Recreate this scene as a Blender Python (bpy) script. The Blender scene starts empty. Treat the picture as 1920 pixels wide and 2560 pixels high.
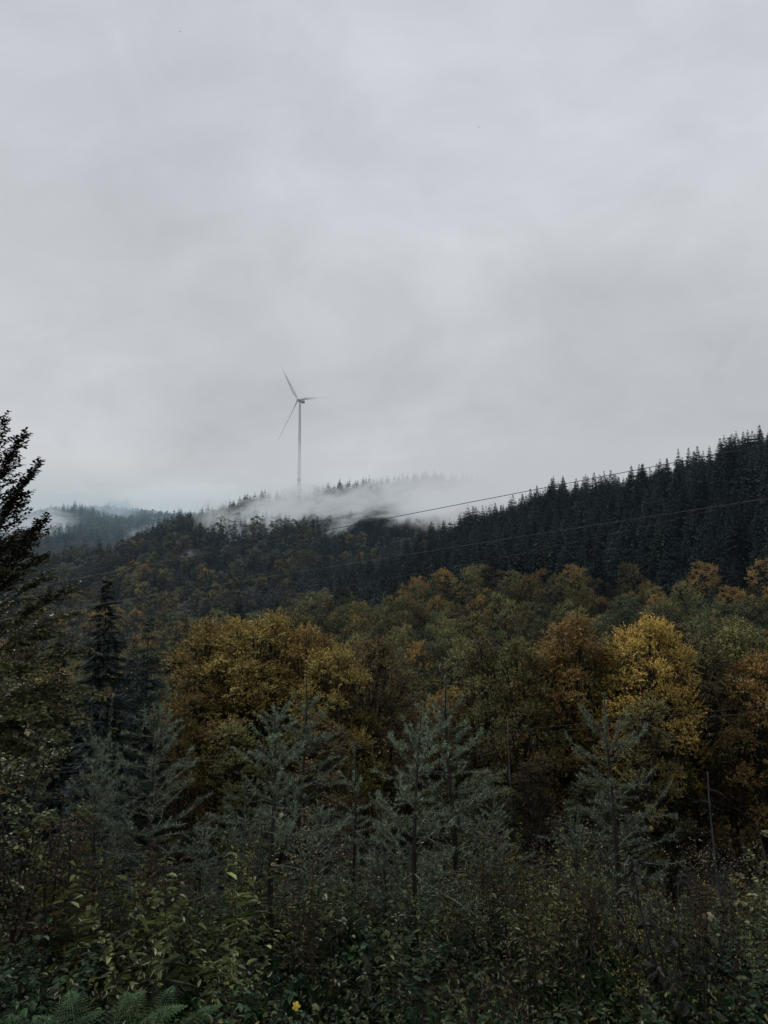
import bpy, math, random
import numpy as np
from mathutils import Vector
R = math.radians
rng = np.random.default_rng(7)
random.seed(7)
SC = bpy.context.scene
COL = SC.collection
F = 1849.0
PITCH = math.atan(190 / F)
cp, sp = math.cos(PITCH), math.sin(PITCH)

def P3(u, v, Y):
    """world point seen at photo pixel (u, v) whose forward distance is Y"""
    a = (u - 960) / F; b = (1280 - v) / F
    dy = cp - b * sp; dz = sp + b * cp
    t = Y / dy
    return np.array([a * t, Y, dz * t])

# ---------------------------------------------------------------- materials
def mat(name):
    m = bpy.data.materials.new(name); m.use_nodes = True
    nt = m.node_tree; nt.nodes.clear()
    return m, nt, nt.nodes, nt.links

def leaf_mat(name, low, top, alt, rough=0.55, transl=0.22, altamt=0.35, spec=0.15, var=(0.75, 1.3), ovar=(0.62, 1.38)):
    """low/top: colour at the low and high end of h (broadleaf crowns: painted shade too); alt: colour of stray leaves"""
    m, nt, N, L = mat(name)
    out = N.new('ShaderNodeOutputMaterial')
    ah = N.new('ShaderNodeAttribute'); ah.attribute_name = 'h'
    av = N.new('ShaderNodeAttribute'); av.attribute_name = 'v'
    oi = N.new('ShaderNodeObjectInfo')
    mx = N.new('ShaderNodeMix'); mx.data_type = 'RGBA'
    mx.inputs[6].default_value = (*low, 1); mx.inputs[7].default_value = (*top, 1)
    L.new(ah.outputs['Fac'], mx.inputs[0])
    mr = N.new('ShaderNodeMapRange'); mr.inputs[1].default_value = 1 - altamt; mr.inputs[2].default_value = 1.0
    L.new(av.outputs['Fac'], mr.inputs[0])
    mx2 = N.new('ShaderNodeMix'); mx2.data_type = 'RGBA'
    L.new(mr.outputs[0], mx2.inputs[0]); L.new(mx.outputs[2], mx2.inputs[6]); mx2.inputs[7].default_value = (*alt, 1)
    hs = N.new('ShaderNodeHueSaturation')
    m1 = N.new('ShaderNodeMapRange'); m1.inputs[3].default_value = ovar[0]; m1.inputs[4].default_value = ovar[1]
    L.new(oi.outputs['Random'], m1.inputs[0])
    m2 = N.new('ShaderNodeMath'); m2.operation = 'MULTIPLY_ADD'; m2.inputs[1].default_value = var[1] - var[0]; m2.inputs[2].default_value = var[0]
    fr = N.new('ShaderNodeMath'); fr.operation = 'MULTIPLY'; fr.inputs[1].default_value = 7.31
    L.new(av.outputs['Fac'], fr.inputs[0])
    f2 = N.new('ShaderNodeMath'); f2.operation = 'FRACT'; L.new(fr.outputs[0], f2.inputs[0]); L.new(f2.outputs[0], m2.inputs[0])
    m3 = N.new('ShaderNodeMath'); m3.operation = 'MULTIPLY'; L.new(m1.outputs[0], m3.inputs[0]); L.new(m2.outputs[0], m3.inputs[1])
    L.new(m3.outputs[0], hs.inputs['Value']); L.new(mx2.outputs[2], hs.inputs['Color'])
    fr2 = N.new('ShaderNodeMath'); fr2.operation = 'MULTIPLY'; fr2.inputs[1].default_value = 13.7; L.new(oi.outputs['Random'], fr2.inputs[0])
    f3 = N.new('ShaderNodeMath'); f3.operation = 'FRACT'; L.new(fr2.outputs[0], f3.inputs[0])
    m4 = N.new('ShaderNodeMapRange'); m4.inputs[3].default_value = 0.485; m4.inputs[4].default_value = 0.515
    L.new(f3.outputs[0], m4.inputs[0]); L.new(m4.outputs[0], hs.inputs['Hue'])
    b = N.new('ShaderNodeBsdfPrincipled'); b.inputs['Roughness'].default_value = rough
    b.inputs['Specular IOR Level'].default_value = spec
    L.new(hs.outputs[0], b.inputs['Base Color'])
    if transl > 0:
        t = N.new('ShaderNodeBsdfTranslucent'); L.new(hs.outputs[0], t.inputs['Color'])
        ms = N.new('ShaderNodeMixShader'); ms.inputs[0].default_value = transl
        L.new(b.outputs[0], ms.inputs[1]); L.new(t.outputs[0], ms.inputs[2]); L.new(ms.outputs[0], out.inputs[0])
    else:
        L.new(b.outputs[0], out.inputs[0])
    return m

def noise_mat(name, c1, c2, scale, rough=0.85, stretch=(1, 1, 1), bump=0.0, spec=0.2, metal=0.0):
    m, nt, N, L = mat(name)
    out = N.new('ShaderNodeOutputMaterial'); b = N.new('ShaderNodeBsdfPrincipled')
    tc = N.new('ShaderNodeTexCoord'); mp = N.new('ShaderNodeMapping'); mp.inputs['Scale'].default_value = stretch
    n = N.new('ShaderNodeTexNoise'); n.inputs['Scale'].default_value = scale; n.inputs['Detail'].default_value = 6
    mx = N.new('ShaderNodeMix'); mx.data_type = 'RGBA'; mx.inputs[6].default_value = (*c1, 1); mx.inputs[7].default_value = (*c2, 1)
    cr = N.new('ShaderNodeMapRange'); cr.inputs[1].default_value = 0.35; cr.inputs[2].default_value = 0.65
    L.new(tc.outputs['Object'], mp.inputs[0]); L.new(mp.outputs[0], n.inputs['Vector']); L.new(n.outputs['Fac'], cr.inputs[0])
    L.new(cr.outputs[0], mx.inputs[0]); L.new(mx.outputs[2], b.inputs['Base Color'])
    b.inputs['Roughness'].default_value = rough; b.inputs['Specular IOR Level'].default_value = spec; b.inputs['Metallic'].default_value = metal
    if bump:
        bp = N.new('ShaderNodeBump'); bp.inputs['Strength'].default_value = bump; L.new(n.outputs['Fac'], bp.inputs['Height']); L.new(bp.outputs[0], b.inputs['Normal'])
    L.new(b.outputs[0], out.inputs[0])
    return m

BARK = noise_mat('bark_dark', (0.020, 0.017, 0.014), (0.050, 0.044, 0.038), 3.0, stretch=(3, 3, 0.6), bump=0.6)
BARK_PALE = noise_mat('bark_pale_grey', (0.04, 0.042, 0.04), (0.11, 0.115, 0.11), 2.0, stretch=(3, 3, 0.5), bump=0.4)
TWIG = noise_mat('twig_grey_brown', (0.09, 0.087, 0.07), (0.25, 0.245, 0.20), 30.0)
STEM = noise_mat('herb_stem', (0.016, 0.015, 0.009), (0.045, 0.040, 0.024), 20.0)
# palettes: low (with painted crown shade), top, alt
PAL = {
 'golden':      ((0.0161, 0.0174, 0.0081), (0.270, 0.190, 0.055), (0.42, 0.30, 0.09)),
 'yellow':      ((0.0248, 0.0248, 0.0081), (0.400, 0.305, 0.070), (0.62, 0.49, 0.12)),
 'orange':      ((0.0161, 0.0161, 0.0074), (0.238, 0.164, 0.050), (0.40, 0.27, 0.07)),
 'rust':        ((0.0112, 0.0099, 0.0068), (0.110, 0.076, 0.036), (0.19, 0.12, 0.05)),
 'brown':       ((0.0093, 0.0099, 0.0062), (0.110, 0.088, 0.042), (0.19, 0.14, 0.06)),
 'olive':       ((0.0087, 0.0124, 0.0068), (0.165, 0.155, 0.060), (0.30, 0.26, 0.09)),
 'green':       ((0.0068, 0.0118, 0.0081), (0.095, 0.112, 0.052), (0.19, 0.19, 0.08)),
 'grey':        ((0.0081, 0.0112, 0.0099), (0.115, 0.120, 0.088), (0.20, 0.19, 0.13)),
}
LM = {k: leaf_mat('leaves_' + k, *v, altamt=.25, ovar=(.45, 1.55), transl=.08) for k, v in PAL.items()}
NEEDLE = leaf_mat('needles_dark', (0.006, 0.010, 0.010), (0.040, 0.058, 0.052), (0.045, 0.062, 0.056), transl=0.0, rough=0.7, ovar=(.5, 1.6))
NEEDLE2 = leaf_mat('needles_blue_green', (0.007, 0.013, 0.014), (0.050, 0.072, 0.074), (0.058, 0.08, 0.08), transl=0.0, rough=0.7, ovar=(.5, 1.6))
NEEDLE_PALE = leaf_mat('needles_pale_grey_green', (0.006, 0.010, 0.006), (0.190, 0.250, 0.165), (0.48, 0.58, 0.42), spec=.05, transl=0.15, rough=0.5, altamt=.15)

# ---------------------------------------------------------------- mesh helpers
class Geo:
    def __init__(s):
        s.V = []; s.Q = []; s.T = []; s.mq = []; s.mt = []; s.v = []; s.h = []; s.n = 0
    def add(s, V, Q=None, T=None, m=0, v=0.5, h=0.5):
        V = np.asarray(V, dtype=np.float32).reshape(-1, 3); k = len(V)
        s.V.append(V)
        if Q is not None and len(Q):
            Q = np.asarray(Q, dtype=np.int64).reshape(-1, 4); s.Q.append(Q + s.n); s.mq.append(np.full(len(Q), m))
        if T is not None and len(T):
            T = np.asarray(T, dtype=np.int64).reshape(-1, 3); s.T.append(T + s.n); s.mt.append(np.full(len(T), m))
        s.v.append(np.broadcast_to(np.asarray(v, dtype=np.float32), (k,))); s.h.append(np.broadcast_to(np.asarray(h, dtype=np.float32), (k,)))
        s.n += k
    def join(s, o, dm=0):
        for V, v, h in zip(o.V, o.v, o.h): s.V.append(V); s.v.append(v); s.h.append(h)
        for Q, m in zip(o.Q, o.mq): s.Q.append(Q + s.n); s.mq.append(m + dm)
        for T, m in zip(o.T, o.mt): s.T.append(T + s.n); s.mt.append(m + dm)
        s.n += o.n
    def mesh(s, name, mats, smooth=False):
        me = bpy.data.meshes.new(name)
        V = np.concatenate(s.V); me.vertices.add(len(V)); me.vertices.foreach_set('co', V.ravel())
        Q = np.concatenate(s.Q) if s.Q else np.zeros((0, 4), int); T = np.concatenate(s.T) if s.T else np.zeros((0, 3), int)
        lo = np.concatenate([Q.ravel(), T.ravel()]).astype(np.int32)
        me.loops.add(len(lo)); me.loops.foreach_set('vertex_index', lo)
        tot = np.concatenate([np.full(len(Q), 4), np.full(len(T), 3)]).astype(np.int32)
        st = np.concatenate([[0], np.cumsum(tot)[:-1]]).astype(np.int32)
        me.polygons.add(len(tot)); me.polygons.foreach_set('loop_start', st); me.polygons.foreach_set('loop_total', tot)
        mi = np.concatenate((s.mq or []) + (s.mt or [])).astype(np.int32); me.polygons.foreach_set('material_index', mi)
        me.polygons.foreach_set('use_smooth', np.full(len(tot), smooth))
        me.update(calc_edges=True)
        for nm, arr in (('v', s.v), ('h', s.h)):
            a = me.attributes.new(nm, 'FLOAT', 'POINT'); a.data.foreach_set('value', np.concatenate(arr).astype(np.float32))
        for m in mats: me.materials.append(m)
        return me

def nrm(a):
    return a / (np.linalg.norm(a, axis=-1, keepdims=True) + 1e-9)

def tube(g, pts, rad, sides=5, m=0, v=0.5, h=0.5, cap=True):
    pts = np.asarray(pts, float); rad = np.broadcast_to(np.asarray(rad, float), (len(pts),))
    t = nrm(np.gradient(pts, axis=0))
    ref = np.array([0, 0, 1.0]) if abs(t[:, 2]).mean() < 0.8 else np.array([1.0, 0, 0])
    a = nrm(np.cross(t, ref)); b = np.cross(t, a)
    ang = np.arange(sides) * 2 * math.pi / sides
    V = pts[:, None] + rad[:, None, None] * (np.cos(ang)[None, :, None] * a[:, None] + np.sin(ang)[None, :, None] * b[:, None])
    n = len(pts); i = np.arange(n - 1)[:, None] * sides; j = np.arange(sides)[None, :]; j2 = (j + 1) % sides
    Q = np.stack([i + j, i + j2, i + sides + j2, i + sides + j], -1).reshape(-1, 4)
    T = None
    VV = V.reshape(-1, 3)
    if cap:
        VV = np.vstack([VV, pts[-1] + t[-1] * rad[-1] * 0.5]); k = (n - 1) * sides
        T = [(k + q, k + (q + 1) % sides, n * sides) for q in range(sides)]
    g.add(VV, Q, T, m, v, h)

def leaves(g, Pn, D, Lh, W, up=None, m=0, v=None, h=0.5, droop=0.0):
    """rhombic leaves: base Pn, direction D, length, width, facing up"""
    n = len(Pn); D = nrm(D)
    if up is None: up = nrm(rng.normal(size=(n, 3)) * 0.6 + [0, 0, 1])
    S = nrm(np.cross(D, up)); Lh = np.broadcast_to(Lh, (n,))[:, None]; W = np.broadcast_to(W, (n,))[:, None]
    V = np.stack([Pn, Pn + D * Lh * .45 + S * W / 2, Pn + D * Lh - np.array([0, 0, droop]) * Lh, Pn + D * Lh * .45 - S * W / 2], 1).reshape(-1, 3)
    if v is None: v = rng.random(n)
    g.add(V, np.arange(4 * n).reshape(n, 4), None, m, np.repeat(v, 4), np.repeat(np.broadcast_to(h, (n,)), 4))

def leaves6(g, Pn, D, Lh, W, up=None, m=0, v=None, h=0.5, fold=0.18, droop=0.25):
    """folded lanceolate leaf of two quads, for plants near the camera"""
    n = len(Pn); D = nrm(D)
    if up is None: up = nrm(rng.normal(size=(n, 3)) * 0.5 + [0, 0, 1])
    S = nrm(np.cross(D, up)); U = nrm(np.cross(S, D))
    Lh = np.broadcast_to(Lh, (n,))[:, None]; W = np.broadcast_to(W, (n,))[:, None]
    dz = np.array([0, 0, -1.0])
    def q(t, s): return Pn + D * Lh * t + S * W * s + U * W * fold * abs(s) * 2 + dz * Lh * droop * t * t
    V = np.stack([q(0, 0), q(.3, .5), q(.7, .36), q(1, 0), q(.7, -.36), q(.3, -.5)], 1).reshape(-1, 3)
    b = np.arange(n)[:, None] * 6
    Q = np.concatenate([b + [0, 1, 2, 3], b + [0, 3, 4, 5]])
    if v is None: v = rng.random(n)
    g.add(V, Q, None, m, np.repeat(v, 6), np.repeat(np.broadcast_to(h, (n,)), 6))

def tag(o, label=None, cat=None, group=None, kind=None):
    if label: o['label'] = label
    if cat: o['category'] = cat
    if group: o['group'] = group
    if kind: o['kind'] = kind
    return o

def link(name, data, parent=None, loc=(0, 0, 0), rz=0.0, s=1.0):
    o = bpy.data.objects.new(name, data); COL.objects.link(o)
    o.location = loc; o.rotation_euler = (0, 0, rz); o.scale = (s, s, s) if np.isscalar(s) else s
    if parent: o.parent = parent
    return o

# ---------------------------------------------------------------- terrain
RR = np.array([0, 2, 6, 12, 25, 48, 70, 100, 150, 220, 300, 400, 500, 600, 700, 850, 950, 1100, 1300, 1500, 1900, 3000, 9000], float)
near = [-1.6, -1.85, -2.9, -5.2, -11, -20.5, -27]
UU = np.array([0, 200, 480, 640, 960, 1100, 1200, 1440, 1680, 1920], float)
TB = np.array([
 near + [-33, -35, -38, -42, -40, -24, -8, -3, -10, 0, 30, 85, 122, 90, 40, 0],
 near + [-33, -34, -36, -40, -36, -18, 2, 18, 5, 10, 45, 105, 148, 100, 40, 0],
 near + [-32, -32, -27, -36, -30, -10, 15, 40, 68, 66, 56, 98, 138, 100, 40, 0],
 near + [-32, -31, -24, -34, -28, -8, 20, 45, 84, 100, 88, 96, 122, 90, 40, 0],
 near + [-32, -27, -19, -18, -6, 3, 0, 32, 94, 127, 112, 100, 105, 80, 40, 0],
 near + [-32, -26, -15, -6, 11, 24, 12, 34, 96, 137, 112, 98, 102, 80, 40, 0],
 near + [-32, -25, -13, 0, 20, 32, 20, 36, 94, 130, 105, 98, 100, 80, 40, 0],
 near + [-32, -25, -13, 13, 37, 38, 33, 44, 90, 112, 105, 98, 100, 80, 40, 0],
 near + [-32, -25, -13, 22, 42, 42, 38, 48, 85, 106, 102, 96, 97, 80, 40, 0],
 near + [-32, -25, -12, 34, 54, 52, 48, 50, 80, 100, 100, 95, 95, 80, 40, 0]])

def hgt(x, y):
    x = np.asarray(x, float); y = np.asarray(y, float)
    r = np.hypot(x, y); th = np.arctan2(x, y)
    u = 960 + F * np.tan(np.clip(th, -1.0, 1.0)); u = np.clip(u, 0, 1920)
    ui = np.interp(u, UU, np.arange(len(UU))); i0 = np.clip(ui.astype(int), 0, len(UU) - 2); fu = ui - i0; fu = fu * fu * (3 - 2 * fu)
    # radial profile, softened by averaging three radii
    z = 0
    for k, w in ((0.94, .25), (1.0, .5), (1.06, .25)):
        ri = np.interp(r * k, RR, np.arange(len(RR))); j0 = np.clip(ri.astype(int), 0, len(RR) - 2); fr = ri - j0
        a = TB[i0, j0] * (1 - fr) + TB[i0, j0 + 1] * fr; b = TB[i0 + 1, j0] * (1 - fr) + TB[i0 + 1, j0 + 1] * fr
        z = z + w * (a * (1 - fu) + b * fu)
    side = -1.6 + np.minimum(0.12 * r, 70)
    w = np.clip((np.abs(th) - R(55)) / R(60), 0, 1); w = w * w * (3 - 2 * w)
    z = z * (1 - w) + side * w
    amp = np.clip((r - 2) / 60, 0.02, 1) * np.clip((r - 2) / 10, 0, 1)
    z = z + amp * (1.2 * np.sin(x * .061 + 1) * np.sin(y * .047) + .5 * np.sin(x * .21 + y * .13) + 0.2 * np.sin(x * .9) * np.sin(y * .8 + .4))
    return z

GROUND = noise_mat('forest_floor', (0.006, 0.006, 0.004), (0.016, 0.013, 0.008), 0.7, rough=0.95, bump=0.3)
def build_ground():
    rad = np.concatenate([[0.0], np.geomspace(0.5, 9000, 190)]); nt = 260
    th = np.linspace(-math.pi, math.pi, nt, endpoint=False)
    Rg, Tg = np.meshgrid(rad[1:], th, indexing='ij')
    x = Rg * np.sin(Tg); y = Rg * np.cos(Tg); z = hgt(x, y)
    V = np.vstack([[0, 0, hgt(0, 0)], np.stack([x, y, z], -1).reshape(-1, 3)])
    i = np.arange(len(rad) - 2)[:, None] * nt; j = np.arange(nt)[None, :]; j2 = (j + 1) % nt
    Q = 1 + np.stack([i + j, i + j2, i + nt + j2, i + nt + j], -1).reshape(-1, 4)
    T = [(0, 1 + (k + 1) % nt, 1 + k) for k in range(nt)]
    g = Geo(); g.add(V, Q, T)
    tag(link('ground', g.mesh('ground', [GROUND], True)), 'wooded valley ground falling away and rising into hills', kind='structure')
build_ground()

# ---------------------------------------------------------------- tree makers (unit: metres, base at origin)
def broadleaf(H, Rc, nleaf, lsz, seed, nlobe=26, base=0.28, limbs=True, tuft=1.2):
    global rng
    rs = np.random.default_rng(seed)
    crown = Geo(); trunk = Geo()
    lean = rs.normal(size=2) * 0.03 * H
    tz = np.linspace(0, 1, 7)
    path = np.stack([lean[0] * tz ** 2 + .12 * np.sin(tz * 7 + seed), lean[1] * tz ** 2 + .12 * np.cos(tz * 6), tz * H * 0.9], -1)
    tr = H * 0.014 * (1 - tz * 0.85)
    path[0, 2] = -0.8
    tube(trunk, path, tr, 6)
    # lobes
    k = np.arange(nlobe); f = (k + 0.5) / nlobe
    zc = base + (0.94 - base) * f ** 0.85
    prof = np.sin(np.clip((zc - base) / (1 - base) * 0.86 + 0.16, 0, 1) * math.pi) ** 0.65
    az = k * 2.399963 + rs.normal(size=nlobe) * 0.4
    rr = Rc * prof * rs.uniform(0.48, 0.90, nlobe)
    C = np.stack([rr * np.cos(az), rr * np.sin(az), zc * H], -1)
    C[:, :2] += lean * (zc ** 2)[:, None]
    lr = Rc * rs.uniform(0.20, 0.42, nlobe) * (0.72 + 0.4 * prof)
    # limbs
    for i in range(nlobe):
        if not limbs and i % 3: continue
        s = np.clip(zc[i] * rs.uniform(.55, .8), 0.12, 0.85)
        b0 = np.array([np.interp(s * H, path[:, 2], path[:, 0]), np.interp(s * H, path[:, 2], path[:, 1]), s * H])
        mid = b0 * .45 + C[i] * .55 + [0, 0, -0.04 * H * rs.random()]
        tip = C[i] + (C[i] - b0) * 0.25
        tube(trunk, [b0, mid, C[i], tip], np.array([1, .7, .42, .1]) * H * 0.0048, 4)
        if limbs:
            for q in range(4):
                d = nrm(rs.normal(size=3) + np.array([math.cos(az[i]), math.sin(az[i]), 0.6]))
                tube(trunk, [mid * .4 + C[i] * .6, C[i] + d * lr[i] * .5, C[i] + d * lr[i] * 1.05 + [0, 0, .1]], np.array([.3, .2, .06]) * H * 0.0048, 3)
    # tufts on each lobe
    nt = int(nleaf / 14); li = rs.integers(0, nlobe, nt)
    out = C[li] - [0, 0, 0.45 * H]; out[:, 2] *= 0.5
    d = nrm(rs.normal(size=(nt, 3)) + nrm(out) * 0.9 + [0, 0, 0.25])
    rad = lr[li] * rs.uniform(0.3, 1.0, nt) ** 0.5
    flat = np.array([1, 1, 0.72])
    B = C[li] + d * rad[:, None] * flat
    td = nrm(d + [0, 0, 0.25] + rs.normal(size=(nt, 3)) * 0.35)
    tl = tuft * lsz * rs.uniform(1.2, 4.2, nt)
    clump_v = rs.random(nt); lobe_t = rs.uniform(-.16, .16, nlobe)
    m = 14
    t = rs.random((nt, m)); S = rs.normal(size=(nt, m, 3)) * [1, 1, .4]
    Pn = B[:, None] + td[:, None] * (t * tl[:, None])[..., None] + S * lsz * (0.75 * (1.1 - t))[..., None]
    D = td[:, None] * 0.9 + rs.normal(size=(nt, m, 3)) * .7
    Pn = Pn.reshape(-1, 3); D = D.reshape(-1, 3)
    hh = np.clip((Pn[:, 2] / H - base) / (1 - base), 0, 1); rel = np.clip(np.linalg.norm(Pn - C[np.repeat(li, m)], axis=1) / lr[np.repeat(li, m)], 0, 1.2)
    dz = np.repeat(d[:, 2], m); hh = np.clip(hh * 0.55 + 0.30 * rel + .30 * dz - 0.14 + np.repeat(lobe_t[li], m), 0, 1)  # inner leaves and lobe undersides darkened: shade painted into the leaf colour
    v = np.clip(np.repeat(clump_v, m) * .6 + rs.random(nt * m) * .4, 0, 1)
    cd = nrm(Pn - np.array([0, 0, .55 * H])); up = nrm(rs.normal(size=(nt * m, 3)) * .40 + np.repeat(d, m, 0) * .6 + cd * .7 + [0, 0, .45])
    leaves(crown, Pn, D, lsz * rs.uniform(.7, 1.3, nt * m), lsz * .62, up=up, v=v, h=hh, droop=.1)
    return crown, trunk

def spruce(H, Rc, seed, whorls, nb, tw, wide=1.0, base=0.10, sag=0.25, slope=.42):
    rs = np.random.default_rng(seed)
    crown = Geo(); trunk = Geo()
    tz = np.linspace(0, 1, 5)
    tube(trunk, np.stack([0 * tz, 0 * tz, tz * H - 0.8 * (tz == 0)], -1), H * .011 * (1 - tz * .94), 6)
    zs = base + (1 - base) * (np.arange(whorls) + .5) / whorls
    Pn = []; D = []; Ln = []; Wn = []; hh = []; vv = []
    zs = zs + rs.normal(size=whorls) * .32 / whorls
    for z in zs:
        z = min(z, .985)
        L = Rc * rs.uniform(.80, 1.14) * (min(1.0, (1 - z) * H * slope / Rc) ** .9 * (.72 + .28 * (1 - z)) + 0.02) * (1 - 0.35 * max(0, 0.2 - z) / 0.2)
        n = nb if z < .85 else max(4, nb - 3)
        a0 = rs.random() * 6.28; cv = rs.random()
        for k in range(n):
            zj = rs.uniform(-.6, .6) / whorls * (1 - base); az = a0 + k * 6.283 / n + rs.normal() * .22; l = L * rs.uniform(.65, 1.15)
            if rs.random() < .06 * (whorls > 30): continue
            dz0 = 0.45 * (z - .35) - .1 + rs.normal() * .10
            dr = np.array([math.cos(az), math.sin(az), 0]); si = np.array([-dr[1], dr[0], 0])
            for q in range(tw):
                t = (q + rs.random()) / tw; t = 0.12 + .88 * t
                s = rs.choice([-1, 1]) * rs.uniform(.25, 1.0)
                p = dr * l * t + [0, 0, (z + zj) * H + l * (dz0 * t - sag * t * t + .10 * t ** 4)]
                d = dr * rs.uniform(.5, 1) + si * s * (1.1 - t) * 1.2 + [0, 0, rs.uniform(-.6, .25)]
                ln = l * rs.uniform(.22, .42) * (1.15 - .5 * t) * (6 / (tw + 2)) ** .3 + 0.06 * Rc
                Pn.append(p); D.append(d); Ln.append(ln); Wn.append(ln * rs.uniform(.28, .5) * wide)
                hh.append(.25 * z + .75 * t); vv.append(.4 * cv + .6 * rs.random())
            # branch core
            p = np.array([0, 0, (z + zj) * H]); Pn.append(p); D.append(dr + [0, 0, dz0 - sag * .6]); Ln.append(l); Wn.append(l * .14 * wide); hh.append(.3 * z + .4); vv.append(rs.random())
    Pn.append(np.array([0, 0, H * .975])); D.append(np.array([0, 0, 1.])); Ln.append(H * .045); Wn.append(H * .008); hh.append(1); vv.append(.5)
    n = len(Pn)
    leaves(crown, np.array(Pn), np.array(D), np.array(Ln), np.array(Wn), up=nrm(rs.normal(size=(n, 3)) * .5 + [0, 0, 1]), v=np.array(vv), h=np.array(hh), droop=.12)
    return crown, trunk

MESHES = {}
def variant(kind, shape, pal):
    key = (kind, shape, pal)
    if key in MESHES: return MESHES[key]
    c, t = SHAPES[(kind, shape)]
    lm = LM.get(pal) or {'dark': NEEDLE, 'blue': NEEDLE2}[pal]
    j = Geo(); j.join(c, 0); j.join(t, 1)
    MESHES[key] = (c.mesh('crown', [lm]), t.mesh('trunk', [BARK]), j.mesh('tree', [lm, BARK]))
    return MESHES[key]
SHAPES = {}
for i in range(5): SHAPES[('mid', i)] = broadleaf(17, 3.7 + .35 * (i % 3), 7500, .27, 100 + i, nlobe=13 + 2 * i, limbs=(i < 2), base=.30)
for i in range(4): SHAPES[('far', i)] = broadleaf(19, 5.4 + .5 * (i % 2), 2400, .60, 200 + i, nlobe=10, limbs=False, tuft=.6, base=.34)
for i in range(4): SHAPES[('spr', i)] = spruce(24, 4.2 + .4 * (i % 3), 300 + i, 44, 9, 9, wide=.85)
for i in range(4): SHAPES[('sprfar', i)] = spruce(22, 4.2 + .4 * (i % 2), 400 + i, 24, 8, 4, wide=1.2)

# ---------------------------------------------------------------- the forest
def vnoise(x, y, s, seed):
    rs = np.random.default_rng(seed); a = rs.random(12) * 6.28; ph = rs.random(12) * 6.28; k = rs.uniform(.6, 1.6, 12) / s
    z = sum(np.sin((x * math.cos(a[i]) + y * math.sin(a[i])) * k[i] * 6.28 + ph[i]) for i in range(12))
    return z / 4.0

def scatter(r0, r1, sp, smax=0.70):
    """jittered grid points between two radii in the forward wedge"""
    n = int(2 * r1 / sp) + 2
    X, Y = np.meshgrid(np.arange(-n // 2, n // 2) * sp, np.arange(int(r0 * .7 / sp), int(r1 / sp) + 1) * sp)
    X = X + (np.arange(X.shape[0]) % 2)[:, None] * sp / 2
    X = X + rng.uniform(-.36, .36, X.shape) * sp; Y = Y + rng.uniform(-.36, .36, Y.shape) * sp
    r = np.hypot(X, Y); k = (r > r0) & (r < r1) & (np.abs(X / np.maximum(Y, 1)) < smax)
    return X[k], Y[k]

def palette_mid(x, y, u, v):
    n1 = vnoise(x, y, 60, 5); n2 = rng.normal() * .7 + n1
    top = v < 1500
    if top: c = ['olive', 'golden', 'olive', 'green', 'golden', 'olive', 'brown', 'olive', 'golden', 'olive', 'orange']
    else: c = ['green', 'olive', 'green', 'olive', 'green', 'golden', 'olive', 'brown', 'green', 'olive']
    return c[int(np.clip((n2 + 1.6) / 3.2 * len(c), 0, len(c) - 1))] if rng.random() < .6 else c[rng.integers(len(c))]

cand = []   # x, y, z, kind, shape, pal, scale, height, zone
def put(X, Y, zone):
    Z = hgt(X, Y)
    for x, y, z in zip(X, Y, Z):
        r = math.hypot(x, y); u = 960 + F * x / y; v = 1470 - F * z / y
        if zone == 'belt':
            lim = 226 + 8 * math.sin(x * .05) + rng.normal() * 4
            if u < 900: lim = 236
            if r > lim:
                if u > 820: kind = 'spr'
                else: continue
            else:
                kind = 'spr' if rng.random() < (.03 if u > 500 else .18) else 'mid'
        elif zone == 'spur':
            kind = 'spr'
            if u < 820: continue
            if r > 430: kind = 'sprfar'
            if u < 1150 and rng.random() < .10: kind = 'far'
        elif zone == 'hill':
            if u > 900 and r < 560: continue
            up = (r - 420) / 450
            q = .5 * (vnoise(x, y, 130, 9) * .5 + .5) + up * .5
            kind = 'sprfar' if rng.random() < q * .8 + .22 else 'far'
            if u < 480 and rng.random() < .3: kind = 'far'
            if rng.random() < (r - 640) / 260 * .85: kind = 'sprfar'
        else:
            kind = 'sprfar' if rng.random() < .14 + .25 * (vnoise(x, y, 200, 3) > .3) else 'far'
        if kind == 'mid': pal = palette_mid(x, y, u, v - 17 / y * F); sc = rng.uniform(.66, 1.2) * (.8 if r < 125 else 1); H = 17
        elif kind == 'far':
            n2 = vnoise(x, y, 50, 11) + rng.normal() * .6
            if zone == 'far': pal = ['green', 'grey', 'grey', 'olive'][rng.integers(4)]
            elif r < 620: pal = ['green', 'grey', 'green', 'olive', 'grey', 'brown', 'golden', 'golden'][int(np.clip((n2 + 1.5) / 3 * 8, 0, 7))]
            else: pal = ['green', 'green', 'grey', 'green', 'olive', 'grey', 'green', 'brown'][int(np.clip((n2 + 1.5) / 3 * 8, 0, 7))]
            sc = rng.uniform(.62, 1.2) * (1 if zone == 'hill' and r < 780 else .8); H = 19
        elif kind == 'spr': pal = 'blue' if rng.random() < .4 and zone != 'belt' else 'dark'; sc = rng.uniform(.6, 1.08); H = 24
        else: pal = 'blue' if rng.random() < .45 else 'dark'; sc = rng.uniform(.45, 1.05) if rng.random() < .8 else rng.uniform(.9, 1.25); H = 22
        shape = int(rng.integers({'mid': 5, 'far': 4, 'spr': 4, 'sprfar': 4}[kind]))
        cand.append([x, y, z, kind, shape, pal, sc, H * sc, zone, u, v])
X, Y = scatter(66, 250, 7.8); put(X, Y, 'belt')
X, Y = scatter(238, 560, 7.4); put(X, Y, 'spur')
X, Y = scatter(250, 980, 10.4, .66); k = (960 + F * X / Y < 1560); put(X[k], Y[k], 'hill')
X, Y = scatter(780, 990, 12.0, .60); k = (960 + F * X / Y < 1400); put(X[k] + rng.uniform(-4, 4, k.sum()), Y[k] + rng.uniform(-4, 4, k.sum()), 'hill')
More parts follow.
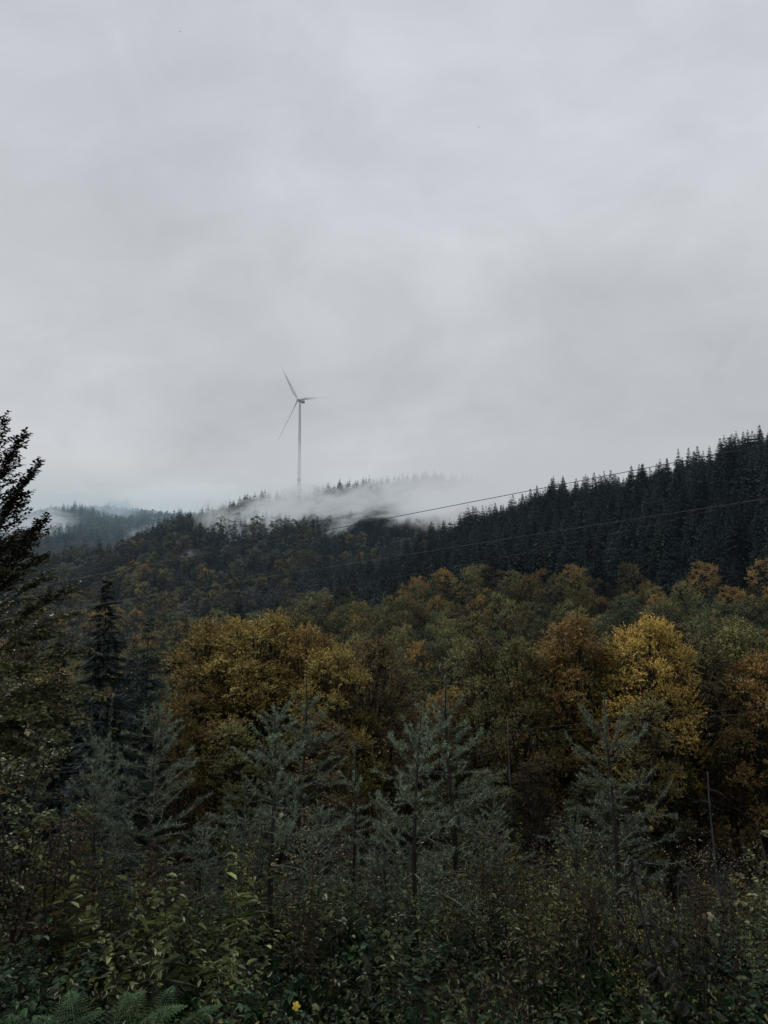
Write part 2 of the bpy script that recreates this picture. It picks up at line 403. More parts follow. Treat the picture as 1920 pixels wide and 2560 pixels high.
X, Y = scatter(1150, 1560, 11.5, .60); k = (960 + F * X / Y < 760) & (960 + F * X / Y > -160); put(X[k], Y[k], 'far')

# drop what nothing shows: a rough horizon per column
cand.sort(key=lambda c: math.hypot(c[0], c[1]))
hor = np.full(700, -9.0)
keep = []
for c in cand:
    x, y, z, kind, shape, pal, sc, H, zone, u, v = c
    e = (z + H) / y; w = {'mid': 4, 'far': 4, 'spr': 3, 'sprfar': 3}[kind] * sc / y * F
    a = int(np.clip((u - w * .7 + 500) / 4, 0, 699)); b = int(np.clip((u + w * .7 + 500) / 4, a + 1, 700))
    cover = hor[a:b].min()
    vis = (e - max(cover, z / y)) * F
    if vis < -14: continue
    if kind in ('spr', 'sprfar'): hcov = (z + H * .62) / y
    else: hcov = (z + H * .80) / y
    a2 = int(np.clip((u - w * .5 + 500) / 4, 0, 699)); b2 = int(np.clip((u + w * .5 + 500) / 4, a2 + 1, 700))
    hor[a2:b2] = np.maximum(hor[a2:b2], hcov)
    inframe = -20 < u < 1940
    keep.append((c, max(vis, 0) * w * (1 if inframe else 0)))
print('forest trees', len(keep))

def where(u):
    for lim, s in ((190, 'at the left edge'), (400, 'at left'), (620, 'left of the turbine'), (860, 'under the turbine'), (1100, 'near the middle'),
                   (1320, 'right of middle'), (1540, 'at right'), (1760, 'at far right'), (9999, 'at the right edge')):
        if u < lim: return s
CN = {'golden': 'golden brown', 'yellow': 'bright yellow', 'orange': 'orange', 'rust': 'rust red', 'brown': 'dull brown', 'olive': 'olive green', 'green': 'dark green', 'grey': 'greyish green'}
SOURCES = {}
fam = {'mid': 'b', 'far': 'b', 'spr': 's', 'sprfar': 's'}
count = {'b': 0, 's': 0}
rest = {'b': [], 's': []}
LIMIT = {'b': 250, 's': 272}      # the hand-placed trees in front make up the rest of the 300
order = sorted(keep, key=lambda k: -k[1])
for c, score in order:
    x, y, z, kind, shape, pal, sc, H, zone, u, v = c
    fa = fam[kind]
    need_src = (kind, shape, pal) not in SOURCES and score > 0 and count[fa] < 296 - (36 if fa == 'b' else 22)
    if (score > 60 and count[fa] < LIMIT[fa]) or need_src:
        count[fa] += 1
        cr, tk, jn = variant(kind, shape, pal)
        rz = rng.random() * 6.28
        size = 'tall' if sc > 1.0 else ('small' if sc < .8 else 'medium')
        if fa == 'b':
            nm = 'broadleaf_tree'; cat = 'tree'
            zn = {'belt': 'in the autumn belt', 'spur': 'on the right spur', 'hill': 'on the misty middle hill', 'far': 'on the blue far hill'}[zone]
            row = '' if zone != 'belt' else (', top row' if y > 190 else (', middle row' if y > 120 else ', front row'))
            lab = f'{size} {CN[pal]} round tree {zn}{row}, {where(u)}'
            grp = 'broadleaf trees ' + zn
        else:
            nm = 'spruce_tree'; cat = 'tree'
            sky = (z + H) / y * F > 1470 - {True: 1240, False: 1240}[True] or (zone == 'spur' and y > 330)
            zn = {'belt': 'in the autumn belt', 'spur': 'on the dark right spur', 'hill': 'on the misty middle hill', 'far': 'on the blue far hill'}[zone]
            row = '' if zone != 'spur' else (', near its crest' if r_ > 400 else (', halfway up' if r_ > 290 else ', at its foot')) if (r_ := math.hypot(x, y)) else ''
            lab = f'{size} {"blue green" if pal == "blue" else "near black"} spruce {zn}{row}, {where(u)}'
            grp = 'spruces ' + zn
        if kind in ('mid', 'spr') and score > 900:
            e = link(nm, None, loc=(x, y, z), rz=rz, s=sc)
            cro = link('crown', cr, e); link('trunk', tk, e); SOURCES.setdefault((kind, shape, pal), cro)
        else:
            e = link(nm, jn, loc=(x, y, z), rz=rz, s=sc); SOURCES.setdefault((kind, shape, pal), e)
        tag(e, lab, cat, grp)
    else:
        rest[fa].append(c)
CREST = [(1695, 1120, 345, 'first of the row where the crest steps up'), (1721, 1117, 350, 'second of the row where the crest steps up'), (1743, 1113, 340, 'third of the crest row'), (1773, 1112, 348, 'fourth of the crest row'),
         (1804, 1108, 338, 'just left of the tall pointed one'), (1829, 1082, 330, 'tall and pointed, standing clear of the crest row'), (1898, 1061, 322, 'tallest and broadest, at the right end of the crest'), (1464, 1184, 425, 'thin pointed top low on the crest line'),
         (1510, 1176, 415, 'pointed top above the crest line right of the thin one'), (1580, 1170, 400, 'narrow top halfway up the crest line'), (1659, 1157, 380, 'last one before the crest steps up'), (1335, 1225, 450, 'slim top on the lower crest line')]
for i, (u, v, Y, lab) in enumerate(CREST):
    top = P3(u, v, Y); z0 = float(hgt(top[0], Y)); s = (top[2] - z0) / 24.3; wd = .86 if i != 6 else 1.0
    cr, tk, jn = variant('spr', i % 4, 'dark')
    e = link('spruce_tree', jn, loc=(top[0], Y, z0), rz=i * 1.3, s=(s * wd, s * wd, s)); tag(e, 'crest spruce against the cloud, ' + lab, 'tree', 'spruces on the crest of the right spur')
print('things', count, 'rest', {k: len(v) for k, v in rest.items()})

def stuff_instances(name, items, label):
    keys = sorted({k for k in SOURCES})
    have = {}
    for i, k in enumerate(keys): have[k] = i
    pts = []; idx = []; rot = []; scl = []
    for c in items:
        k = (c[3], c[4], c[5])
        if k not in have:
            alt = [q for q in keys if q[0] == c[3]]; k = alt[rng.integers(len(alt))]
        pts.append((c[0], c[1], c[2])); idx.append(have[k]); rot.append(rng.random() * 6.28); scl.append(c[6])
    used = sorted(set(idx)); remap = {u: i for i, u in enumerate(used)}
    idx = [remap[i] for i in idx]; srcs = [SOURCES[keys[u]] for u in used]
    me = bpy.data.meshes.new(name); me.from_pydata(pts, [], [])
    a = me.attributes.new('idx', 'INT', 'POINT'); a.data.foreach_set('value', idx)
    a = me.attributes.new('rotz', 'FLOAT', 'POINT'); a.data.foreach_set('value', rot)
    a = me.attributes.new('scl', 'FLOAT', 'POINT'); a.data.foreach_set('value', scl)
    ng = bpy.data.node_groups.new(name + '_nodes', 'GeometryNodeTree')
    ng.interface.new_socket('Geometry', in_out='INPUT', socket_type='NodeSocketGeometry')
    ng.interface.new_socket('Geometry', in_out='OUTPUT', socket_type='NodeSocketGeometry')
    N = ng.nodes; L = ng.links
    gi = N.new('NodeGroupInput'); go = N.new('NodeGroupOutput'); iop = N.new('GeometryNodeInstanceOnPoints')
    jg = N.new('GeometryNodeJoinGeometry')
    for s in reversed(srcs):
        oi = N.new('GeometryNodeObjectInfo'); oi.transform_space = 'ORIGINAL'; oi.inputs['Object'].default_value = s; oi.inputs['As Instance'].default_value = True
        L.new(oi.outputs['Geometry'], jg.inputs[0])
    def attr(n, t):
        q = N.new('GeometryNodeInputNamedAttribute'); q.data_type = t; q.inputs['Name'].default_value = n; return q.outputs['Attribute']
    cx = N.new('ShaderNodeCombineXYZ'); L.new(attr('rotz', 'FLOAT'), cx.inputs[2])
    L.new(gi.outputs[0], iop.inputs['Points']); L.new(jg.outputs[0], iop.inputs['Instance'])
    iop.inputs['Pick Instance'].default_value = True
    L.new(attr('idx', 'INT'), iop.inputs['Instance Index']); L.new(cx.outputs[0], iop.inputs['Rotation']); L.new(attr('scl', 'FLOAT'), iop.inputs['Scale'])
    L.new(iop.outputs[0], go.inputs[0])
    o = link(name, me); md = o.modifiers.new('scatter', 'NODES'); md.node_group = ng
    tag(o, label, 'forest', kind='stuff')
stuff_instances('distant_broadleaf_forest', rest['b'], 'mass of small autumn broadleaf trees filling the farther slopes')
stuff_instances('distant_spruce_forest', rest['s'], 'mass of small dark spruces filling the farther slopes')

# ---------------------------------------------------------------- front row of big trees, one by one
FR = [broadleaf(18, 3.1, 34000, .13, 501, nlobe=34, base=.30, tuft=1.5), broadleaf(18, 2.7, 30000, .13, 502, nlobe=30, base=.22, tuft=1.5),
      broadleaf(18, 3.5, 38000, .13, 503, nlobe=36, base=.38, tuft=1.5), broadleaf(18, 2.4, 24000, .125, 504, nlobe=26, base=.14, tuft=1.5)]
FRM = {}
def front(u, vtop, Y, shp, pal, label, rz, wide=1.0, pale=False, vbase=None):
    top = P3(u, vtop, Y); x = top[0]; z0 = float(hgt(x, Y)); H = top[2] - z0; s = H / (18 * .985)
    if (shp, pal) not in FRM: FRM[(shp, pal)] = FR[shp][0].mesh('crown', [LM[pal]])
    if ('t', shp, pale) not in FRM: FRM[('t', shp, pale)] = FR[shp][1].mesh('trunk', [BARK_PALE if pale else BARK])
    e = link('broadleaf_tree', None, loc=(x, Y, z0), rz=rz, s=(s * wide * 1.06, s * wide * 1.06, s))
    link('crown', FRM[(shp, pal)], e); link('trunk', FRM[('t', shp, pale)], e)
    tag(e, label, 'tree', 'large autumn trees at the near forest edge')
front(505, 1560, 52, 1, 'orange', 'slender orange brown tree at the left end of the front row', 0.3)
front(565, 1552, 55, 0, 'golden', 'golden tree second from the left end of the front row', 5.3)
front(640, 1530, 50, 0, 'golden', 'tallest golden tree of the left cluster, with a twiggy top', 1.9)
front(712, 1538, 53, 2, 'olive', 'olive gold tree just right of the tallest one in the left cluster', 3.1)
front(775, 1560, 49, 1, 'orange', 'orange gold tree in the middle of the left cluster', 4.1)
front(838, 1612, 47, 0, 'golden', 'muted golden tree left of the rust coloured one', 1.1)
front(915, 1600, 50, 2, 'rust', 'dark rust coloured tree with open top, right end of the left cluster', 2.7)
front(975, 1665, 57, 1, 'brown', 'dull brown tree just right of the rust coloured one', .7)
front(1040, 1705, 60, 3, 'olive', 'small olive tree in the gap between the two clusters', 4.5)
front(1100, 1722, 56, 1, 'golden', 'smaller golden tree in the gap at the middle', 5.5)
front(1158, 1695, 58, 3, 'golden', 'small yellowish tree between the gap and the narrow brown tree', 2.2)
front(1205, 1588, 54, 3, 'brown', 'narrow dull brown tree with thin trunk, left of the right cluster', .8)
front(1248, 1622, 52, 0, 'olive', 'dark olive tree just right of the narrow brown tree', 3.8)
front(1305, 1598, 47, 1, 'olive', 'olive gold tree with pale tips, left of the orange topped one', 3.3)
front(1360, 1612, 49, 0, 'golden', 'golden olive tree touching the orange topped one on its left', 1.3)
front(1425, 1535, 48, 1, 'orange', 'tall tree with an orange pointed top beside the bright yellow tree', 5.0)
front(1470, 1590, 50, 0, 'olive', 'olive tree between the orange topped and the bright yellow tree', 2.2)
front(1588, 1542, 47, 2, 'yellow', 'bright yellow tree, the brightest of the whole forest edge', 1.2, .86)
front(1530, 1590, 52, 3, 'brown', 'brownish tree peeping out left behind the bright yellow tree', 4.2)
front(1655, 1600, 51, 1, 'golden', 'muted golden tree on the right flank of the bright yellow tree', .2)
front(1735, 1562, 50, 2, 'brown', 'wide dark brown tree right of the bright yellow tree', 3.9, 1.15)
front(1815, 1552, 53, 0, 'olive', 'tall dark olive tree second from the right edge', 2.9)
front(1885, 1628, 47, 1, 'orange', 'orange brown tree cut by the right edge of the photo', .2)
front(1960, 1590, 52, 2, 'brown', 'brown tree at the very right edge, mostly out of view', 2.2)
front(450, 1735, 44, 3, 'golden', 'low golden tree behind the big pale sapling at left', 3.0)
front(110, 1655, 42, 1, 'orange', 'low orange tree showing behind the leafy beech at left', 1.0)
front(20, 1600, 50, 0, 'brown', 'brown tree mostly hidden behind the leafy beech at left', 1.6)
front(1330, 1890, 40, 3, 'brown', 'low brown bushy tree under the right cluster', 2.9, 1.5)
front(1215, 1930, 40, 1, 'green', 'low dark bushy tree under the narrow brown tree', 1.9, 1.5)
front(1600, 1740, 43, 3, 'olive', 'low olive tree standing right in front of the bright yellow tree', 1.7, 1.2)
front(1480, 1940, 37, 3, 'green', 'low dark bushy tree behind the right sapling', .9, 1.9)
front(820, 1790, 43, 3, 'brown', 'low brown tree under the left cluster', 4.9, 1.3)
front(600, 1800, 45, 3, 'olive', 'low olive tree under the left cluster', .5, 1.3)
front(1660, 1830, 46, 3, 'green', 'low dark green tree under the bright yellow tree', 3.5, 1.3)
# spruces near the left edge of the forest
SPN = [spruce(18, 4.0, 601, 50, 9, 30, wide=.5, sag=.35, slope=.28), spruce(18, 3.3, 602, 44, 8, 28, wide=.5, sag=.3, slope=.24)]
SPM = [(c.mesh('crown', [NEEDLE]), t.mesh('trunk', [BARK])) for c, t in SPN]
def fspruce(u, vtop, Y, k, label, rz, wide=1.0):
    top = P3(u, vtop, Y); z0 = float(hgt(top[0], Y)); s = (top[2] - z0) / 18.3
    e = link('spruce_tree', None, loc=(top[0], Y, z0), rz=rz, s=(s * wide, s * wide, s))
    link('crown', SPM[k][0], e); link('trunk', SPM[k][1], e)
    tag(e, label, 'tree', 'dark spruces at the near forest edge')
fspruce(268, 1432, 40, 0, 'tallest dark spruce at left, rising over the autumn belt', .4)
fspruce(372, 1532, 46, 1, 'thinner ragged spruce right of the tallest left one', 1.4)
fspruce(150, 1590, 37, 0, 'dark spruce behind the leafy beech', 2.4)
fspruce(230, 1730, 33, 1, 'low dark spruce in front of the tallest left one', 3.4, 1.3)
fspruce(50, 1760, 34, 0, 'low dark spruce at the left edge behind the shrub', 5.4, 1.2)
fspruce(330, 1800, 44, 0, 'low dark spruce behind the big pale sapling', 5.0, 1.1)
# bare grey trunks at the dark forest edge
def pole_trunk(u, v0, v1, Y, rad, label):
    a = P3(u, v0, Y); b = P3(u, v1, Y); zb = float(hgt(a[0], Y)) - .3
    g = Geo(); n = 8; t = np.linspace(0, 1, n)
    pts = np.stack([a[0] + .12 * np.sin(t * 5), Y + 0 * t, zb + t * (a[2] - zb)], -1)
    tube(g, pts - [a[0], Y, zb], rad * (1 - .55 * t), 8)
    for q in range(9):
        h = rng.uniform(.25, .95) * (a[2] - zb); d = nrm(rng.normal(size=3) * [1, 1, .2]); p = np.array([np.interp(h, pts[:, 2] - zb, pts[:, 0]) - a[0], 0, h])
        tube(g, [p, p + d * .5, p + d * rng.uniform(.8, 1.4) - [0, 0, .2]], [.03, .02, .006], 3)
    tag(link('bare_tree_trunk', g.mesh('bare_trunk', [BARK_PALE], True), loc=(a[0], Y, zb)), label, 'tree trunk')
pole_trunk(1774, 1930, 2240, 42, .09, 'pale grey bare trunk in the dark gap at lower right')
pole_trunk(1274, 1800, 1960, 44, .06, 'thin grey bare trunk under the narrow brown tree')
pole_trunk(1178, 1980, 2200, 42, .06, 'thin dim bare trunk left of the one under the brown tree')

# ---------------------------------------------------------------- leafy beech at the left edge, near
def near_beech():
    g = Geo(); tr = Geo(); Y = 10.5
    x0 = P3(-40, 1500, Y)[0]; z0 = float(hgt(x0, Y))
    top = P3(12, 1052, Y)
    t = np.linspace(0, 1, 9)
    trunk = np.stack([x0 + (top[0] - x0) * t ** 1.6, Y + .25 * np.sin(t * 4), z0 - .3 + t * (top[2] - z0 + .3)], -1)
    tube(tr, trunk, .075 * (1 - t) ** .8 + .004, 7)
    limbs = []
    tips = [(62, 1090, 1210, 0), (96, 1165, 1330, .1), (58, 1235, 1340, -.3), (116, 1300, 1470, 0), (112, 1395, 1490, .5), (40, 1430, 1500, -.4), (188, 1470, 1610, .1), (125, 1440, 1540, .8),
            (160, 1590, 1650, -.2), (232, 1630, 1700, .2), (200, 1530, 1640, .9), (245, 1735, 1760, 0), (205, 1800, 1790, -.5), (150, 1850, 1830, -.9), (190, 1745, 1760, .9), (90, 1900, 1860, -.6), (60, 1800, 1820, -1.2), (120, 1680, 1700, -1.0)]
    for (u, v, vb, dy) in tips:
        zb = P3(0, vb, Y)[2]; b0 = np.array([np.interp(zb, trunk[:, 2], trunk[:, 0]), np.interp(zb, trunk[:, 2], trunk[:, 1]), zb])
        limbs.append((b0, P3(u, v, Y + dy)))
    for k in range(40):   # limbs in the other directions
        zb = z0 + rng.uniform(.25, .93) * (top[2] - z0); b0 = np.array([np.interp(zb, trunk[:, 2], trunk[:, 0]), np.interp(zb, trunk[:, 2], trunk[:, 1]), zb])
        f = (zb - z0) / (top[2] - z0); l = (1.9 * (1 - f) + .25) * rng.uniform(.7, 1); az = rng.uniform(R(60), R(300))
        limbs.append((b0, b0 + l * np.array([math.cos(az), math.sin(az), .05 + .45 * f])))
    limbs.append((trunk[5], trunk[-1]))
    LP = []; LD = []; LH = []
    for b0, tip in limbs:
        l = np.linalg.norm(tip - b0); s = np.linspace(0, 1, 7)[:, None]
        pts = b0 + (tip - b0) * s + np.array([0, 0, 1]) * (.07 * l * np.sin(s * math.pi)) + rng.normal(size=(7, 3)) * .014
        tube(tr, pts, .018 * (1 - s[:, 0] * .88) * min(1, l + .3), 4)
        d = nrm(tip - b0); side = nrm(np.cross(d, [0, 0, 1]))
        n = int(l * 28) + 6
        for q in range(n):
            f = .12 + .88 * (q + rng.random()) / n; p = b0 + (tip - b0) * f + [0, 0, .07 * l * math.sin(f * math.pi)]
            sg = 1 if q % 2 else -1; tl = (.12 + .34 * min(l, 1.6) * (1 - f) + .03) * rng.uniform(.5, 1.25)
            td = nrm(d * .9 + side * sg * rng.uniform(.5, 1.1) + np.array([0, 0, rng.uniform(-.5, .45)]))
            tp = np.array([p, p + td * tl * .5, p + td * tl + [0, 0, -.02]])
            tube(tr, tp, [.004, .003, .0015], 3)
            m = int(tl / .021) + 2
            for w in range(m):
                ff = (w + rng.random() * .6) / m; sd = nrm(np.cross(td, [0, 0, 1])) * (1 if w % 2 else -1)
                LP.append(p + td * tl * ff); LD.append(td * .6 + sd * .8 + rng.normal(size=3) * .3); LH.append(rng.random())
    LP = np.array(LP); LD = np.array(LD); n = len(LP)
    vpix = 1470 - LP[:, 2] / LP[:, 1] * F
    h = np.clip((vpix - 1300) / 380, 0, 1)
    leaves6(g, LP, LD, rng.uniform(.045, .078, n), rng.uniform(.030, .046, n), up=nrm(rng.normal(size=(n, 3)) * .45 + [0, 0, 1]), h=h, droop=.15)
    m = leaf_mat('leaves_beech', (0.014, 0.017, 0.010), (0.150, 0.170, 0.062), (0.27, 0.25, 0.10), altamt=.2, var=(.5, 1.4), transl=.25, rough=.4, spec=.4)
    o = np.array([x0, Y, z0])
    for G in (g, tr): G.V = [(v - o).astype(np.float32) for v in G.V]
    e = link('beech_tree', None, loc=o); link('crown', g.mesh('beech_crown', [m]), e); link('trunk', tr.mesh('beech_trunk', [BARK]), e)
    tag(e, 'near leafy beech reaching in from the left edge, its top branches dark against the sky', 'tree')
near_beech()

# ---------------------------------------------------------------- pale young conifers in the foreground
def sapling(H, seed, spread=1.0, narrow_top=.25, dens=620):
    rs = np.random.default_rng(seed); st = Geo(); tw = Geo(); nd = Geo()
    t = np.linspace(0, 1, 9); path = np.stack([.03 * H * np.sin(t * 3 + seed) * t, .02 * H * np.cos(t * 4) * t, t * H], -1)
    path[0, 2] = -.15
    tube(st, path, .024 * (1 - t) ** .9 * (H / 2) + .0028, 6)
    segs = []
    segs.append(path[-3:])
    z = H - narrow_top
    while z > .22 * H:
        below = H - z; n = int(rs.integers(3, 5))
        a0 = rs.random() * 6.28
        L0 = min(.13 + .36 * below, .62) * spread
        for k in range(n):
            az = a0 + k * 6.28 / n + rs.normal() * .3; L = L0 * rs.uniform(.40, 1.25)
            el = R(np.interp(below / H, [0, .3, .8], [46, 22, -6]) + rs.normal() * 15)
            zz = z + rs.normal() * .03; b0 = np.array([np.interp(zz, path[:, 2], path[:, 0]), np.interp(zz, path[:, 2], path[:, 1]), zz])
            s = np.linspace(0, 1, 6); d = np.array([math.cos(az), math.sin(az), 0])
            bend = rs.uniform(-.10, .42); wig = rs.normal(size=(6, 3)) * .018 * L
            pts = b0 + d * (s * L * math.cos(el))[:, None] + np.array([0, 0, 1]) * (s * L * math.sin(el) + bend * L * s * s)[:, None] + np.cross(d, [0, 0, 1]) * (rs.normal() * .22 * L * s * s)[:, None] + wig
            tube(tw, pts, .0050 * (1 - .75 * s) * (.5 + L), 3)
            segs.append(pts)
            if L > .2:
                m = int(L * 15 * rs.uniform(.5, 1))
                for q in range(m):
                    f = rs.uniform(.12, .9); p = np.array([np.interp(f, s, pts[:, i]) for i in range(3)]); dd = nrm(pts[min(5, int(f * 5) + 1)] - pts[int(f * 5)])
                    sd = np.cross(dd, [0, 0, 1]) * (1 if q % 2 else -1); ll = (.36 * L * (1.1 - f) + .035) * rs.uniform(.5, 1.3)
                    td = nrm(dd * .8 + sd * rs.uniform(.4, 1) + np.array([0, 0, rs.uniform(-.2, .45)]))
                    sp2 = np.array([p, p + td * ll * .5, p + td * ll + [0, 0, .04 * ll]])
                    tube(tw, sp2, [.0019, .0015, .0009], 3); segs.append(sp2)
        z -= rs.uniform(.05, .12) * (.8 + .25 * below)
    Pn = []; Dn = []; hh = []
    for pts in segs:
        seg = np.linalg.norm(np.diff(pts, axis=0), axis=1); L = seg.sum(); n = max(4, int(L * dens)); f = rs.random(n) * L
        cum = np.concatenate([[0], np.cumsum(seg)])
        P = np.stack([np.interp(f, cum, pts[:, i]) for i in range(3)], -1); dd = nrm(pts[-1] - pts[0])
        r = rs.normal(size=(n, 3)); r = nrm(r - (r @ dd)[:, None] * dd)
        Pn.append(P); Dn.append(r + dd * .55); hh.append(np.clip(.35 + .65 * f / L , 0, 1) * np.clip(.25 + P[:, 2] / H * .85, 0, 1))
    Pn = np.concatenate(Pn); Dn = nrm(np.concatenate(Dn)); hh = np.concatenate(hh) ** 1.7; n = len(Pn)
    L = rs.uniform(.019, .036, n)[:, None]; S = nrm(np.cross(Dn, rs.normal(size=(n, 3)))) * .0017
    V = np.stack([Pn - S, Pn + S, Pn + Dn * L], 1).reshape(-1, 3)
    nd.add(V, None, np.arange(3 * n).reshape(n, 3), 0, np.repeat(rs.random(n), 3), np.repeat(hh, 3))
    print('sapling needles', n)
    return nd, tw, st
SAPM = []
for H, seed, spread, nt in ((2.0, 1, 1.0, .12), (2.3, 2, .95, .10), (2.2, 3, .78, .30), (1.7, 4, .55, .40), (2.1, 5, 1.05, .38)):
    a, b, c = sapling(H, 40 + seed, spread, nt)
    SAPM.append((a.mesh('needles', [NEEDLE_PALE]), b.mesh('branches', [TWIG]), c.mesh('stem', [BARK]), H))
def put_sapling(u, vtop, Y, k, label, rz, wide=1.0):
    top = P3(u, vtop, Y); z0 = float(hgt(top[0], Y)) - .02; s = (top[2] - z0) / SAPM[k][3]
    e = link('conifer_sapling', None, loc=(top[0], Y, z0), rz=rz, s=(s * wide, s * wide, s))
    link('needles', SAPM[k][0], e); link('branches', SAPM[k][1], e); link('stem', SAPM[k][2], e)
    tag(e, label, 'young tree', 'pale young conifers in the foreground')
put_sapling(396, 1765, 6.3, 0, 'pale sapling with long upswept whips, leftmost of the large ones', .5, 1.1)
put_sapling(682, 1770, 6.2, 1, 'dense pale sapling with a dark straight stem, below the left tree cluster', 2.0, 1.1)
put_sapling(748, 1690, 8.2, 2, 'taller dim sapling just behind the dense one with the dark stem', 1.1, 1.1)
put_sapling(881, 1853, 7.4, 3, 'small narrow sapling with a bottlebrush leader, between two dense ones', .2, .9)
put_sapling(1040, 1755, 5.9, 4, 'pale sapling with a bare topped leader, left one of the middle pair', 3.0, 1.0)
put_sapling(1134, 1690, 7.2, 2, 'tallest pale sapling with layered side branches, right one of the middle pair', 4.2, 1.25)
put_sapling(1527, 1735, 5.9, 4, 'lone pale sapling at right with a whip leaning left', 5.1, .95)
put_sapling(243, 1850, 7.4, 0, 'small dim sapling at left with thin upright whips', 4.4, .85)
put_sapling(275, 1735, 9.5, 3, 'faint slim sapling leader rising at far left', 2.4, .7)
put_sapling(610, 1960, 7.6, 0, 'low sapling filling the gap left of the dense one', 2.9, 1.1)
put_sapling(960, 1990, 7.0, 1, 'low dense sapling left of the middle pair', 3.7, 1.1)
put_sapling(1230, 2010, 7.6, 0, 'low sapling right of the tallest one', 1.7, 1.0)
put_sapling(800, 2010, 6.8, 1, 'low bushy sapling under the narrow one', 5.7, 1.1)
put_sapling(500, 2040, 7.0, 4, 'low sapling between the leftmost large one and the dense one', .7, 1.2)
put_sapling(1440, 2050, 7.8, 1, 'low dim sapling behind the lone right one', 2.7, 1.0)
put_sapling(90, 1960, 7.8, 1, 'low rusty shaded sapling at the left edge', 2.1, .9)

# ---------------------------------------------------------------- undergrowth
UV = dict(var=(.22, 1.35))
UG = {
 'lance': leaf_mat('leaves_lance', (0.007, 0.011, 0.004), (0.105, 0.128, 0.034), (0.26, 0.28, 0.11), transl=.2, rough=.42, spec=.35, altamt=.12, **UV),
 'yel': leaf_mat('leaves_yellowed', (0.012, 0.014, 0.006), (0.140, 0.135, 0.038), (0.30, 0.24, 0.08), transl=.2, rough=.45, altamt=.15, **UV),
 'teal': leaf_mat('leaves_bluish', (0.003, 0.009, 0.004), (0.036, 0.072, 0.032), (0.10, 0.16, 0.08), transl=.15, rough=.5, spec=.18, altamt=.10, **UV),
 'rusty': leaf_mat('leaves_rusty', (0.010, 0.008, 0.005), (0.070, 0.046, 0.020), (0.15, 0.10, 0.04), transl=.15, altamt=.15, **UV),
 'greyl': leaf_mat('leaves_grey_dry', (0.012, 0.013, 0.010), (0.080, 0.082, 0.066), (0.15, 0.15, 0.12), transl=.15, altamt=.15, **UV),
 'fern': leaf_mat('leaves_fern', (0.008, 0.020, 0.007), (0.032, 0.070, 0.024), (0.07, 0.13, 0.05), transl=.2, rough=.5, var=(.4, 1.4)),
 'straw': leaf_mat('leaves_straw', (0.05, 0.042, 0.026), (0.125, 0.11, 0.075), (0.24, 0.21, 0.15), transl=.1),
}
def herb(seed, H, nst, ll, lw, nl, mats, spreadr=.25, droop=.35, seedheads=False):
    """clump of leafy stems; one mesh for stems, one for leaves"""
    rs = np.random.default_rng(seed); st = Geo(); lv = Geo(); LP = []; LD = []; hh = []; sz = []
    for k in range(nst):
        az = rs.random() * 6.28; r0 = rs.random() * .08; h = H * rs.uniform(.6, 1.1); sp_ = rs.random() * spreadr * 1.4
        s = np.linspace(0, 1, 5); d = np.array([math.cos(az), math.sin(az), 0])
        pts = d * (r0 + sp_ * s ** 1.5)[:, None] + np.array([0, 0, 1]) * (s * h - .05 * h * s ** 3)[:, None]; pts[0, 2] = -.05
        tube(st, pts, .0035 * (1 - .75 * s) * (H / .8), 3)
        for q in range(nl):
            f = rs.uniform(.2, 1) ** .8; p = np.array([np.interp(f, s, pts[:, i]) for i in range(3)])
            a2 = q * 2.4 + rs.normal() * .3; LP.append(p); LD.append([math.cos(a2), math.sin(a2), rs.uniform(-.1, .7)]); hh.append(f); sz.append(rs.uniform(.6, 1.15) * (1.15 - .5 * f))
        if seedheads:
            n = 24; P = pts[-1] + rs.normal(size=(n, 3)) * [.035, .035, .05]; leaves(st, P, rs.normal(size=(n, 3)), .011, .009, m=1, h=.9, v=rs.random(n))
    LP = np.array(LP); LD = np.array(LD); sz = np.array(sz)
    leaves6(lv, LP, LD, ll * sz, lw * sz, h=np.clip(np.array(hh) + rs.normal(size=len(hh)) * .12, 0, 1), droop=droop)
    return lv.mesh('leaves', mats), st.mesh('stems', [STEM, UG['straw']])
HERBS = []
def addh(nm, lab, *a, **k): HERBS.append((nm, lab, *herb(*a, **k)))
addh('leafy_herb', 'light green herb with long pointed leaves', 1, .85, 7, .150, .034, 17, [UG['lance']])
addh('leafy_herb', 'yellowing herb with pointed leaves', 2, .95, 8, .125, .032, 18, [UG['yel']])
addh('leafy_herb', 'bluish herb with broad leaves', 3, .60, 8, .105, .050, 14, [UG['teal']])
addh('seeding_herb', 'dry herb with pale seed heads', 4, .95, 7, .055, .016, 18, [UG['rusty']], seedheads=True)
addh('leafy_herb', 'dull green herb with small leaves', 5, .75, 12, .062, .030, 26, [UG['lance']])
addh('leafy_herb', 'dark bluish bramble clump', 6, .5, 14, .075, .044, 20, [UG['teal']], spreadr=.45)
addh('leafy_herb', 'yellow brown small leaved herb', 7, 1.0, 12, .040, .020, 30, [UG['yel']], spreadr=.3)
addh('leafy_herb', 'grey drying herb', 8, 1.0, 8, .065, .026, 18, [UG['greyl']], seedheads=True)
